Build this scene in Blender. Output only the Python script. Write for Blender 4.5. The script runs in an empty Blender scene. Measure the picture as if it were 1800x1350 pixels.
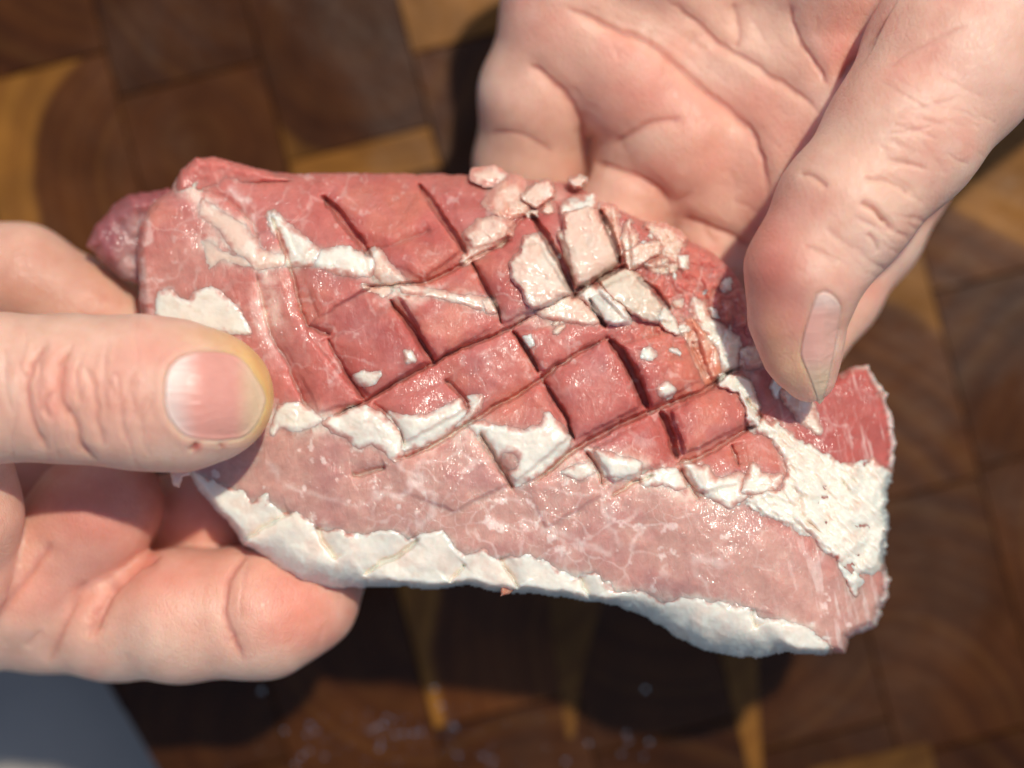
import bpy, math, random
import numpy as np
from mathutils import Vector
from mathutils.bvhtree import BVHTree

# ------------------------------------------------------------------ camera, light, exposure
S = 0.08            # millimetres per photo pixel in the plane of focus
D = 280.0           # camera height over that plane, mm
LIFT = 85.0        # height of the plane of focus over the countertop, mm
BOARD_Z = -55.0     # board surface, mm below the plane of focus
sc = bpy.context.scene
cam = bpy.data.cameras.new('camera'); camo = bpy.data.objects.new('camera', cam)
sc.collection.objects.link(camo); sc.camera = camo
camo.location = (0, 0, (D+LIFT)/1000); camo.rotation_euler = (0, 0, 0)
cam.sensor_width = 36; cam.lens = 36*D/(1800*S)
cam.clip_start = 0.01; cam.clip_end = 50
cam.dof.use_dof = True; cam.dof.focus_distance = (D-1)/1000; cam.dof.aperture_fstop = 5.9
SUN_EL, SUN_ROT = 64, 31        # rotation is clockwise from +Y: the sun stands to the upper right of the picture
w = bpy.data.worlds.new('World'); sc.world = w; w.use_nodes = True
sky = w.node_tree.nodes.new('ShaderNodeTexSky'); sky.sky_type = 'NISHITA'; sky.sun_disc = False
sky.sun_elevation = math.radians(SUN_EL); sky.sun_rotation = math.radians(SUN_ROT)
bg = w.node_tree.nodes['Background']; bg.inputs['Strength'].default_value = 0.115
w.node_tree.links.new(sky.outputs[0], bg.inputs[0])
sl = bpy.data.lights.new('sun', 'SUN'); sl.energy = 3.35; sl.angle = math.radians(1.8); sl.color = (1.0, 0.93, 0.80)
so = bpy.data.objects.new('sun', sl); sc.collection.objects.link(so)
el, ro = math.radians(SUN_EL), math.radians(SUN_ROT)
sdir = Vector((math.sin(ro)*math.cos(el), math.cos(ro)*math.cos(el), math.sin(el)))
so.rotation_euler = sdir.to_track_quat('Z', 'Y').to_euler(); so.location = sdir*2
sc.view_settings.view_transform = 'Standard'; sc.view_settings.look = 'None'
sc.view_settings.exposure = 0.0; sc.view_settings.gamma = 1

# ------------------------------------------------------------------ numeric helpers
def lin(r, g, b):
    f = lambda c: (c/12.92 if c <= .04045 else ((c+.055)/1.055)**2.4)
    return np.array([f(r/255), f(g/255), f(b/255)])
def W(u, v, z):      # photo pixel at height z (mm) -> world metres
    k = (D-z)/D*S/1000
    return (u-900)*k, (675-v)*k, (z+LIFT)/1000
def sstep(a, b, x):
    t = np.clip((x-a)/(b-a), 0, 1); return t*t*(3-2*t)
def _h(ix, iy, iz, seed):
    n = (ix*374761393 + iy*668265263 + iz*2147483647 + seed*1274126177) & 0xffffffff
    n = ((n ^ (n >> 13))*1274126177) & 0xffffffff
    n = (n ^ (n >> 16)) & 0xffff
    return n/65535.0
def vnoise(x, y, z=None, seed=0):     # value noise in -1..1
    if z is None: z = np.zeros_like(x)
    fx, fy, fz = np.floor(x), np.floor(y), np.floor(z)
    ix, iy, iz = fx.astype(np.int64), fy.astype(np.int64), fz.astype(np.int64)
    tx, ty, tz = x-fx, y-fy, z-fz
    tx = tx*tx*(3-2*tx); ty = ty*ty*(3-2*ty); tz = tz*tz*(3-2*tz)
    r = 0
    for dx in (0, 1):
        for dy in (0, 1):
            for dz in (0, 1):
                r = r + _h(ix+dx, iy+dy, iz+dz, seed)*(tx if dx else 1-tx)*(ty if dy else 1-ty)*(tz if dz else 1-tz)
    return r*2-1
def fbm(x, y, scale, octaves=4, seed=0, z=None):
    r = 0; a = 1.0; t = 0
    for o in range(octaves):
        f = 2**o/scale
        r = r + a*vnoise(x*f+o*17.3, y*f+o*9.1, None if z is None else z*f+o*3.7, seed+o); t += a; a *= .55
    return r/t
def worley(x, y, cell, seed=0, jit=.9):   # returns F1, F2, random of the nearest cell (two values), offset to its centre
    X, Y = x/cell, y/cell
    ix, iy = np.floor(X).astype(np.int64), np.floor(Y).astype(np.int64)
    f1 = np.full(X.shape, 9.0); f2 = f1.copy(); r1 = np.zeros(X.shape); r2 = r1.copy(); ox = r1.copy(); oy = r1.copy()
    for dx in (-1, 0, 1):
        for dy in (-1, 0, 1):
            cx = ix+dx; cy = iy+dy
            px = cx+.5+jit*(_h(cx, cy, 0, seed)-.5); py = cy+.5+jit*(_h(cx, cy, 1, seed)-.5)
            d = np.hypot(X-px, Y-py); a = d < f1
            f2 = np.where(a, f1, np.minimum(f2, d)); f1 = np.where(a, d, f1)
            r1 = np.where(a, _h(cx, cy, 2, seed), r1); r2 = np.where(a, _h(cx, cy, 3, seed), r2)
            ox = np.where(a, X-px, ox); oy = np.where(a, Y-py, oy)
    return f1, f2, r1, r2, ox, oy
def flaky(x, y, cell, seed=0, amp=1.0, soft=.3):   # facets: every cell a little plate with its own tilt
    f1, f2, a, b, ox, oy = worley(x, y, cell, seed)
    return amp*((a-.5)*2*ox + (b-.5)*2*oy + .5*(a-.5))*sstep(0, soft, f2-f1)
def poly_sd(x, y, P):                    # signed distance, positive inside
    P = np.asarray(P, float); n = len(P)
    d = np.full(x.shape, 1e9); ins = np.zeros(x.shape, bool)
    for i in range(n):
        ax, ay = P[i]; bx, by = P[(i+1) % n]; ex, ey = bx-ax, by-ay
        t = np.clip(((x-ax)*ex+(y-ay)*ey)/(ex*ex+ey*ey+1e-9), 0, 1)
        d = np.minimum(d, (x-ax-t*ex)**2+(y-ay-t*ey)**2)
        c = ((ay > y) != (by > y))
        with np.errstate(divide='ignore', invalid='ignore'):
            ins ^= c & (x < (bx-ax)*(y-ay)/(by-ay if by != ay else 1e-9)+ax)
    d = np.sqrt(d); return np.where(ins, d, -d)
def line_d(x, y, L):                     # distance to polyline, signed side, parameter 0..1
    L = np.asarray(L, float); seg = np.hypot(*(L[1:]-L[:-1]).T); tot = seg.sum(); acc = 0
    best = np.full(x.shape, 1e9); side = np.zeros(x.shape); par = np.zeros(x.shape)
    for i in range(len(L)-1):
        ax, ay = L[i]; ex, ey = L[i+1]-L[i]
        t = np.clip(((x-ax)*ex+(y-ay)*ey)/(ex*ex+ey*ey+1e-9), 0, 1)
        dx, dy = x-ax-t*ex, y-ay-t*ey; d = np.hypot(dx, dy); m = d < best
        best = np.where(m, d, best); side = np.where(m, (ex*dy-ey*dx)/(seg[i]+1e-9), side)
        par = np.where(m, (acc+t*seg[i])/tot, par); acc += seg[i]
    return best, side, par
def smoothline(L, n=5):                  # Catmull-Rom
    L = [np.array(p, float) for p in L]; L = [2*L[0]-L[1]]+L+[2*L[-1]-L[-2]]; out = []
    for i in range(1, len(L)-2):
        for k in range(n):
            t = k/n; a, b, c, d = L[i-1:i+3]
            out.append(.5*((2*b)+(c-a)*t+(2*a-5*b+4*c-d)*t*t+(3*b-a-3*c+d)*t**3))
    out.append(L[-2]); return np.array(out)
def cv(pts, ox, oy, k): return [(ox+a/k, oy+b/k) for a, b in pts]
z1 = lambda *p: cv(p, 0, 350, 2.727)
z2 = lambda *p: cv(p, 0, 780, 2.727)
z3 = lambda *p: cv(p, 800, 0, 2.727)
z4 = lambda *p: cv(p, 1240, 0, 3.214)
z5 = lambda *p: cv(p, 1200, 350, 3)
z6 = lambda *p: cv(p, 400, 280, 3)
z7 = lambda *p: cv(p, 800, 300, 3)
z8 = lambda *p: cv(p, 400, 680, 3)
zr = lambda *p: cv(p, 900, 650, 2.432)

def rawmesh(name, co, quads, cols=None, smooth=True):
    me = bpy.data.meshes.new(name)
    co = np.asarray(co, np.float32); quads = np.asarray(quads, np.int32)
    me.vertices.add(len(co)); me.vertices.foreach_set('co', co.ravel())
    nq = len(quads); k = quads.shape[1]
    me.loops.add(nq*k); me.loops.foreach_set('vertex_index', quads.ravel())
    me.polygons.add(nq); me.polygons.foreach_set('loop_start', np.arange(0, nq*k, k, dtype=np.int32))
    me.polygons.foreach_set('loop_total', np.full(nq, k, np.int32))
    me.polygons.foreach_set('use_smooth', np.full(nq, smooth))
    me.update(calc_edges=True)
    if cols is not None: setcol(me, cols)
    return me
def setcol(me, cols):
    a = me.color_attributes.new('tint', 'FLOAT_COLOR', 'POINT')
    c = np.ones((len(me.vertices), 4), np.float32); c[:, :3] = cols; a.data.foreach_set('color', c.ravel())
def link(name, me, mat, parent=None):
    o = bpy.data.objects.new(name, me); sc.collection.objects.link(o)
    if mat and not me.materials: me.materials.append(mat)
    if parent: o.parent = parent
    return o
def tag(o, label=None, cat=None, group=None, kind=None):
    for k, v in (('label', label), ('category', cat), ('group', group), ('kind', kind)):
        if v: o[k] = v
    return o
def empty(name, loc=(0, 0, 0)):
    o = bpy.data.objects.new(name, None); sc.collection.objects.link(o); o.location = loc; o.empty_display_size = .01; return o

# ------------------------------------------------------------------ materials
def newmat(name):
    m = bpy.data.materials.new(name); m.use_nodes = True; nt = m.node_tree
    return m, nt, nt.nodes['Principled BSDF']
def N(nt, t, **kw):
    n = nt.nodes.new(t)
    for k, v in kw.items():
        if k in n.inputs: n.inputs[k].default_value = v
        else: setattr(n, k, v)
    return n
def bump_chain(nt, bs, items, coat=False):
    prev = None
    for sock, strength, dist in items:
        b = N(nt, 'ShaderNodeBump'); b.inputs['Strength'].default_value = strength; b.inputs['Distance'].default_value = dist
        nt.links.new(sock, b.inputs['Height'])
        if prev: nt.links.new(prev.outputs[0], b.inputs['Normal'])
        prev = b
    if coat != 'only': nt.links.new(prev.outputs[0], bs.inputs['Normal'])
    if coat: nt.links.new(prev.outputs[0], bs.inputs['Coat Normal'])
def noise(nt, scale, detail=3, rough=.5, coord=None, dist=0.0):
    n = N(nt, 'ShaderNodeTexNoise'); n.inputs['Scale'].default_value = scale; n.inputs['Detail'].default_value = detail
    n.inputs['Roughness'].default_value = rough; n.inputs['Distortion'].default_value = dist
    if coord: nt.links.new(coord, n.inputs['Vector'])
    return n
def mapping(nt, coord, scale=(1, 1, 1), rot=(0, 0, 0)):
    m = N(nt, 'ShaderNodeMapping'); m.inputs['Scale'].default_value = scale; m.inputs['Rotation'].default_value = rot
    nt.links.new(coord, m.inputs['Vector']); return m.outputs[0]
def ramp(nt, sock, pts):
    r = N(nt, 'ShaderNodeValToRGB'); e = r.color_ramp.elements
    while len(e) < len(pts): e.new(.5)
    for i, (p, c) in enumerate(pts):
        e[i].position = p; e[i].color = (*c, 1) if hasattr(c, '__len__') else (c, c, c, 1)
    nt.links.new(sock, r.inputs[0]); return r.outputs[0]
def tintmix(nt, bs, fac, lo, hi):      # tint attribute times a mottled factor
    at = N(nt, 'ShaderNodeAttribute'); at.attribute_name = 'tint'
    mx = N(nt, 'ShaderNodeMix', data_type='RGBA', blend_type='MULTIPLY'); mx.inputs[0].default_value = 1
    nt.links.new(at.outputs['Color'], mx.inputs[6]); nt.links.new(ramp(nt, fac, [(.25, lo), (.75, hi)]), mx.inputs[7])
    nt.links.new(mx.outputs[2], bs.inputs['Base Color'])

def skin_mat():
    m, nt, bs = newmat('skin'); tc = N(nt, 'ShaderNodeTexCoord').outputs['Object']
    n0 = noise(nt, 260, 4, .6, tc)
    tintmix(nt, bs, n0.outputs['Fac'], (.92, .82, .79), (1.05, 1.05, 1.04))
    bs.inputs['Subsurface Weight'].default_value = .85; bs.inputs['Subsurface Radius'].default_value = (1, .32, .17)
    bs.inputs['Subsurface Scale'].default_value = .0022
    bs.inputs['Specular IOR Level'].default_value = .42
    rr = noise(nt, 900, 2, .5, tc); nt.links.new(ramp(nt, rr.outputs['Fac'], [(.3, .36), (.7, .52)]), bs.inputs['Roughness'])
    vo = N(nt, 'ShaderNodeTexVoronoi', feature='DISTANCE_TO_EDGE'); vo.inputs['Scale'].default_value = 1500
    nt.links.new(mapping(nt, tc, (1, .6, 1), (0, 0, .5)), vo.inputs['Vector'])
    vr = ramp(nt, vo.outputs['Distance'], [(0, 0.0), (.14, 1.0)])
    wv = N(nt, 'ShaderNodeTexWave', wave_type='BANDS', bands_direction='DIAGONAL'); wv.inputs['Scale'].default_value = 420
    wv.inputs['Distortion'].default_value = 7; wv.inputs['Detail'].default_value = 1.5; wv.inputs['Detail Scale'].default_value = .35
    nt.links.new(tc, wv.inputs['Vector'])
    n1 = noise(nt, 2600, 2, .6, tc)
    vo2 = N(nt, 'ShaderNodeTexVoronoi', feature='DISTANCE_TO_EDGE'); vo2.inputs['Scale'].default_value = 650
    nt.links.new(mapping(nt, tc, (1.3, .5, 1), (0, 0, -.35)), vo2.inputs['Vector']); vr2 = ramp(nt, vo2.outputs['Distance'], [(0, 0.0), (.1, 1.0)])
    bump_chain(nt, bs, [(vr2, .25, .00009), (vr, .4, .00008), (wv.outputs['Color'], .12, .00006), (n1.outputs['Fac'], .4, .00012)])
    return m
def meat_mat():
    m, nt, bs = newmat('lean_meat'); tc = N(nt, 'ShaderNodeTexCoord').outputs['Object']
    n0 = noise(nt, 700, 5, .65, tc, .6)
    tintmix(nt, bs, n0.outputs['Fac'], (.9, .82, .82), (1.08, 1.14, 1.14))
    bs.inputs['Subsurface Weight'].default_value = .8; bs.inputs['Subsurface Radius'].default_value = (1, .22, .17)
    bs.inputs['Subsurface Scale'].default_value = .003
    bs.inputs['Roughness'].default_value = .5; bs.inputs['Specular IOR Level'].default_value = .25
    bs.inputs['Coat Weight'].default_value = .55; bs.inputs['Coat Roughness'].default_value = .18; bs.inputs['Coat IOR'].default_value = 1.6
    fib = noise(nt, 850, 2, .5, mapping(nt, tc, (1, .5, 1), (0, 0, .45)), 1.2)
    n1 = noise(nt, 2600, 2, .6, tc)
    n2 = noise(nt, 520, 3, .6, tc)
    bump_chain(nt, bs, [(n2.outputs['Fac'], .15, .0006), (fib.outputs['Fac'], .25, .0004)])
    bump_chain(nt, bs, [(n2.outputs['Fac'], .25, .0008), (fib.outputs['Fac'], 1.0, .0005), (n1.outputs['Fac'], .4, .00008)], 'only')
    cw = noise(nt, 90, 2, .5, tc); nt.links.new(ramp(nt, cw.outputs['Fac'], [(.44, .1), (.66, .8)]), bs.inputs['Coat Weight'])
    return m
def fat_mat():
    m, nt, bs = newmat('fat'); tc = N(nt, 'ShaderNodeTexCoord').outputs['Object']
    n0 = noise(nt, 420, 5, .65, tc, .5)
    tintmix(nt, bs, n0.outputs['Fac'], (.98, .93, .9), (1.01, 1.01, 1.01))
    bs.inputs['Subsurface Weight'].default_value = .8; bs.inputs['Subsurface Radius'].default_value = (1, .6, .5)
    bs.inputs['Subsurface Scale'].default_value = .0024
    bs.inputs['Roughness'].default_value = .42; bs.inputs['Specular IOR Level'].default_value = .45
    bs.inputs['Coat Weight'].default_value = .5; bs.inputs['Coat Roughness'].default_value = .2
    fib = noise(nt, 900, 4, .65, mapping(nt, tc, (.35, 1, 1), (0, 0, .5)), 1.0)
    n1 = noise(nt, 3000, 2, .6, tc)
    bump_chain(nt, bs, [(fib.outputs['Fac'], .15, .0003), (n1.outputs['Fac'], .15, .0001)], True)
    return m
def nail_mat():
    m, nt, bs = newmat('nail'); tc = N(nt, 'ShaderNodeTexCoord').outputs['Object']
    n0 = noise(nt, 900, 2, .5, mapping(nt, tc, (.15, 1, 1)))
    tintmix(nt, bs, n0.outputs['Fac'], (.95, .93, .92), (1.02, 1.02, 1.02))
    bs.inputs['Subsurface Weight'].default_value = .6; bs.inputs['Subsurface Radius'].default_value = (1, .5, .35)
    bs.inputs['Subsurface Scale'].default_value = .0012; bs.inputs['Roughness'].default_value = .42
    bs.inputs['Coat Weight'].default_value = .2; bs.inputs['Coat Roughness'].default_value = .38
    n1 = noise(nt, 1400, 2, .5, mapping(nt, tc, (.06, 1, 1)))
    bump_chain(nt, bs, [(n1.outputs['Fac'], .7, .00022)], True)
    return m
def wood_mat():
    m, nt, bs = newmat('acacia_wood'); tc = N(nt, 'ShaderNodeTexCoord').outputs['Object']
    def oattr(nm):
        a = N(nt, 'ShaderNodeAttribute', attribute_type='OBJECT'); a.attribute_name = nm; return a.outputs['Fac']
    M = lambda op, a, b=None: _m(nt, op, a, b)
    sep = N(nt, 'ShaderNodeSeparateXYZ'); nt.links.new(tc, sep.inputs[0])
    nz = noise(nt, 38, 3, .5, tc); nw = M('SUBTRACT', nz.outputs['Fac'], .5)
    # rings: distance to the heart, whose place in the block is a property of the block
    dx = M('SUBTRACT', sep.outputs[0], oattr('heart_x')); dy = M('SUBTRACT', sep.outputs[1], oattr('heart_y'))
    r = M('SQRT', M('ADD', M('MULTIPLY', dx, dx), M('MULTIPLY', dy, dy)))
    r = M('ADD', r, M('MULTIPLY', nw, .006))
    ring = noise(nt, 1, 3, .6); ring.noise_dimensions = '1D'; nt.links.new(M('MULTIPLY', r, 330), ring.inputs['W'])
    heart = ramp(nt, ring.outputs['Fac'], [(.3, lin(70, 37, 14)), (.5, lin(82, 45, 18)), (.72, lin(90, 54, 23))])
    sapc = ramp(nt, ring.outputs['Fac'], [(.3, lin(120, 76, 30)), (.7, lin(136, 90, 36))])
    sap = M('SUBTRACT', r, oattr('sap_radius'))
    sapf = ramp(nt, M('ADD', M('MULTIPLY', sap, 420), .5), [(.2, 0.0), (.8, 1.0)])
    mx = N(nt, 'ShaderNodeMix', data_type='RGBA'); nt.links.new(sapf, mx.inputs[0]); nt.links.new(heart, mx.inputs[6]); nt.links.new(sapc, mx.inputs[7])
    big = noise(nt, 60, 4, .6, tc)
    m2 = N(nt, 'ShaderNodeMix', data_type='RGBA', blend_type='MULTIPLY'); m2.inputs[0].default_value = 1
    nt.links.new(mx.outputs[2], m2.inputs[6]); nt.links.new(ramp(nt, big.outputs['Fac'], [(.3, .62), (.7, 1.25)]), m2.inputs[7])
    m3 = N(nt, 'ShaderNodeMix', data_type='RGBA', blend_type='MULTIPLY'); m3.inputs[0].default_value = 1
    cmb = N(nt, 'ShaderNodeCombineColor'); [nt.links.new(oattr('tone'), cmb.inputs[i]) for i in range(3)]
    nt.links.new(m2.outputs[2], m3.inputs[6]); nt.links.new(cmb.outputs[0], m3.inputs[7])
    nt.links.new(m3.outputs[2], bs.inputs['Base Color'])
    geo = N(nt, 'ShaderNodeNewGeometry').outputs['Position']
    wet = noise(nt, 22, 5, .62, geo, .7)
    nt.links.new(ramp(nt, wet.outputs['Fac'], [(.45, .15), (.66, .42)]), bs.inputs['Roughness'])
    bs.inputs['Specular IOR Level'].default_value = .16
    fine = noise(nt, 160, 4, .6, geo)
    bump_chain(nt, bs, [(fine.outputs['Fac'], .25, .0009), (ring.outputs['Fac'], .15, .0003)])
    return m
def _m(nt, op, a, b=None):
    n = N(nt, 'ShaderNodeMath', operation=op)
    for i, x in enumerate((a, b)):
        if x is None: continue
        if isinstance(x, (int, float)): n.inputs[i].default_value = x
        else: nt.links.new(x, n.inputs[i])
    return n.outputs[0]
def counter_mat():
    m, nt, bs = newmat('grey_counter'); tc = N(nt, 'ShaderNodeTexCoord').outputs['Object']
    n0 = noise(nt, 30, 4, .6, tc)
    nt.links.new(ramp(nt, n0.outputs['Fac'], [(.3, lin(148, 140, 130)), (.7, lin(164, 156, 144))]), bs.inputs['Base Color'])
    bs.inputs['Roughness'].default_value = .5; return m
def water_mat():
    m, nt, bs = newmat('water'); bs.inputs['Base Color'].default_value = (1, 1, 1, 1)
    bs.inputs['Roughness'].default_value = .04; bs.inputs['Transmission Weight'].default_value = 1; bs.inputs['IOR'].default_value = 1.33
    return m
SKIN, MEAT, FAT, NAIL, WOOD, COUNTER, WATER = skin_mat(), meat_mat(), fat_mat(), nail_mat(), wood_mat(), counter_mat(), water_mat()

# ------------------------------------------------------------------ countertop and end-grain board
def countertop():
    r = 3.0; n = 2
    me = rawmesh('countertop', [(-r, -r, 0), (r, -r, 0), (r, r, 0), (-r, r, 0), (-r, -r, -.03), (r, -r, -.03), (r, r, -.03), (-r, r, -.03)],
                 [(0, 1, 2, 3), (7, 6, 5, 4), (0, 4, 5, 1), (1, 5, 6, 2), (2, 6, 7, 3), (3, 7, 4, 0)], smooth=False)
    tag(link('countertop', me, COUNTER), kind='structure')
countertop()

def clip(poly, n, c):         # keep the side where dot(p, n) <= c
    out = []
    for i in range(len(poly)):
        a, b = np.array(poly[i]), np.array(poly[(i+1) % len(poly)]); da, db = a@n-c, b@n-c
        if da <= 0: out.append(a)
        if (da < 0) != (db < 0) and abs(da-db) > 1e-12: out.append(a+(b-a)*da/(da-db))
    return out
def wood_block(poly, ztop, zbot, parent, heart, sapr, tone):
    P = [np.array(p) for p in poly]; c = sum(P)/len(P); n = len(P)
    area = .5*sum(P[i][0]*P[(i+1) % n][1]-P[(i+1) % n][0]*P[i][1] for i in range(n))
    if abs(area) < 4e-6: return
    if area < 0: P = P[::-1]
    g, b = .00008, .00022
    co = []
    def inset(p, k): d = c-p; return p+d/np.linalg.norm(d)*k*1.3
    for z, k in ((zbot, g), (ztop-b, g), (ztop, g+b)):
        for p in P: q = inset(p, k)-c; co.append((q[0], q[1], z-ztop))
    me = bpy.data.meshes.new('wood_block'); F = [list(range(n))[::-1], list(range(2*n, 3*n))]
    for l in (0, 1):
        for i in range(n): j = (i+1) % n; F.append([l*n+i, l*n+j, (l+1)*n+j, (l+1)*n+i])
    me.from_pydata(co, [], F)
    o = link('wood_block', me, WOOD, parent); o.location = (c[0], c[1], ztop-parent.location.z)
    o['heart_x'] = float(heart[0]-c[0]); o['heart_y'] = float(heart[1]-c[1]); o['sap_radius'] = float(sapr); o['tone'] = float(tone)
    return o
def board():
    rnd = random.Random(5)
    zt = (BOARD_Z+LIFT)/1000; zb = .0015
    root = tag(empty('cutting_board', (0, 0, 0)), 'dark end-grain wooden cutting board of glued blocks, wet and glossy, beneath the hands', 'cutting board')
    # strips run down and a little to the right; work in a frame turned with them
    A = math.radians(14.5); ex = np.array([math.cos(A), math.sin(A)]); ey = np.array([-math.sin(A), math.cos(A)])   # ey up along the strip (leans left)
    def B(u, v): x, y, _ = W(u, v, BOARD_Z); return np.array([x, y])
    s0 = B(700, 0)@ex; wd = .0249
    # left edge of the board, where the grey counter shows
    e0, e1 = B(190, 1205), B(275, 1350); dv = (e1-e0)/np.linalg.norm(e1-e0); nn = np.array([dv[1], -dv[0]])   # n points to the counter
    if (B(0, 1350)-e0)@nn < 0: nn = -nn
    ce = e0@nn
    # hearts and sapwood given for the blocks one can read in the photograph; upper-left dark rounds and lowered tones paint cast shadow: (pixel inside, heart pixel, sap radius px, tone)
    spec = [((820, 30), (1000, 1500), 300, 1.0), ((600, 150), (620, 60), 215, .55), ((630, 290), (600, -300), 380, .9),
            ((60, 250), (420, 330), 362, .9), ((60, 40), (200, -300), 900, .7), ((300, 200), (340, 260), 400, .75), ((1740, 240), (1500, 900), 560, 1.0),
            ((1620, 500), (1300, 1100), 620, .9), ((1000, 1200), (1180, 1150), 420, 1.0)]
    cuts = {}
    for k in range(-11, 9):
        x0 = s0+k*wd; x1 = x0+wd
        y = -.34+rnd.random()*.04; ys = [y]
        while y < .34: y += rnd.choice([.028, .034, .041, .048, .055])*rnd.uniform(.9, 1.1); ys.append(y)
        if k == 0: ys = [v for v in ys if not (.03 < v < .2)]+[B(725, 95)@ey, B(725, 95)@ey+.05]; ys.sort()
        if k == -1: ys = [v for v in ys if not (.0 < v < .2)]+[B(630, 330)@ey, B(600, 262)@ey, B(600, 0)@ey+.01, .2]; ys.sort()
        if k == -3: ys = [v for v in ys if not (B(60, 620)@ey < v < B(60, -150)@ey)]+[B(100, 112)@ey, B(60, 520)@ey]; ys.sort()
        ys = [v for i, v in enumerate(ys) if i == 0 or v-ys[i-1] > .004]
        for i in range(len(ys)-1):
            q = [ex*x0+ey*ys[i], ex*x1+ey*ys[i], ex*x1+ey*ys[i+1], ex*x0+ey*ys[i+1]]
            poly = clip(q, nn, ce)
            if len(poly) < 3: continue
            c = ex*(x0+x1)/2+ey*(ys[i]+ys[i+1])/2
            a = rnd.uniform(0, 6.28); rr = rnd.uniform(.008, .035); heart = c+np.array([math.cos(a), math.sin(a)])*rr
            sapr = rr+rnd.uniform(.04, .1); tone = rnd.uniform(.4, .78)
            for pin, hp, sr, tn in spec:
                b = B(*pin); bx, by = b@ex, b@ey
                if x0 < bx < x1 and ys[i] < by < ys[i+1]:
                    heart = B(*hp); sapr = sr*S*1.2/1000; tone = tn
            wood_block(poly, zt+rnd.uniform(-.00008, .00008), zb, root, heart, sapr, tone)
    for tri, tn in (([(962, 1040), (1062, 1040), (1020, 1200), (1008, 1300), (996, 1298)], .6), ([(1258, 1110), (1330, 1110), (1334, 1230), (1342, 1370), (1318, 1370)], .7), ([(1420, 1352), (1634, 1304), (1652, 1380), (1420, 1400)], .45)):
        wood_block([B(*q) for q in tri], zt+.00022, zt-.004, root, B(300, 300), .002, tn)
board()

def droplets():
    rnd = random.Random(11); zt = (BOARD_Z+LIFT)/1000
    nr, ns = 5, 14; co = [(0, 0, 1)]; F = []
    for i in range(1, nr+1):
        a = i/nr*math.pi/2
        for j in range(ns): t = j/ns*2*math.pi; co.append((math.sin(a)*math.cos(t), math.sin(a)*math.sin(t), math.cos(a)))
    F += [(0, 1+j, 1+(j+1) % ns) for j in range(ns)]
    for i in range(nr-1):
        for j in range(ns): a = 1+i*ns+j; b = 1+i*ns+(j+1) % ns; F.append((a, a+ns, b+ns, b))
    F.append([1+(nr-1)*ns+j for j in range(ns)][::-1])
    me = bpy.data.meshes.new('water_droplet'); me.from_pydata([(x, y, z*.55) for x, y, z in co], [], F); me.materials.append(WATER)
    me.polygons.foreach_set('use_smooth', [True]*len(me.polygons))
    spots = [(680, 1262), (690, 1266), (672, 1275), (660, 1280), (652, 1285), (695, 1292), (710, 1290), (740, 1288), (728, 1290), (775, 1240), (764, 1210), (795, 1275),
             (800, 1280), (805, 1328), (850, 1330), (867, 1335), (865, 1348), (555, 1285), (545, 1275), (540, 1292), (543, 1320), (530, 1330), (520, 1345), (500, 1285),
             (1101, 1290), (1105, 1303), (1142, 1305), (1131, 1330), (1035, 1307), (1093, 1325), (1135, 1212), (995, 1338), (460, 1215), (670, 1305), (668, 1315), (570, 1330)]
    for i in range(75):
        if i % 3: spots.append((rnd.gauss(730, 90), rnd.uniform(1240, 1350)))
        else: spots.append((rnd.gauss(620, 90), rnd.uniform(1270, 1349)))
    for i, (u, v) in enumerate(spots):
        x, y, _ = W(u, v, BOARD_Z); r = (rnd.uniform(.0002, .0003) if i < 36 else rnd.uniform(.00006, .00014))
        o = link('water_droplet', me, None); o.location = (x, y, zt+.00012); o.scale = (r, r*rnd.uniform(.9, 1.2), r)
        tag(o, 'tiny clear water droplet among the beads on the wet board below the meat', 'water droplet', 'water droplets beaded on the board')
droplets()

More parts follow.
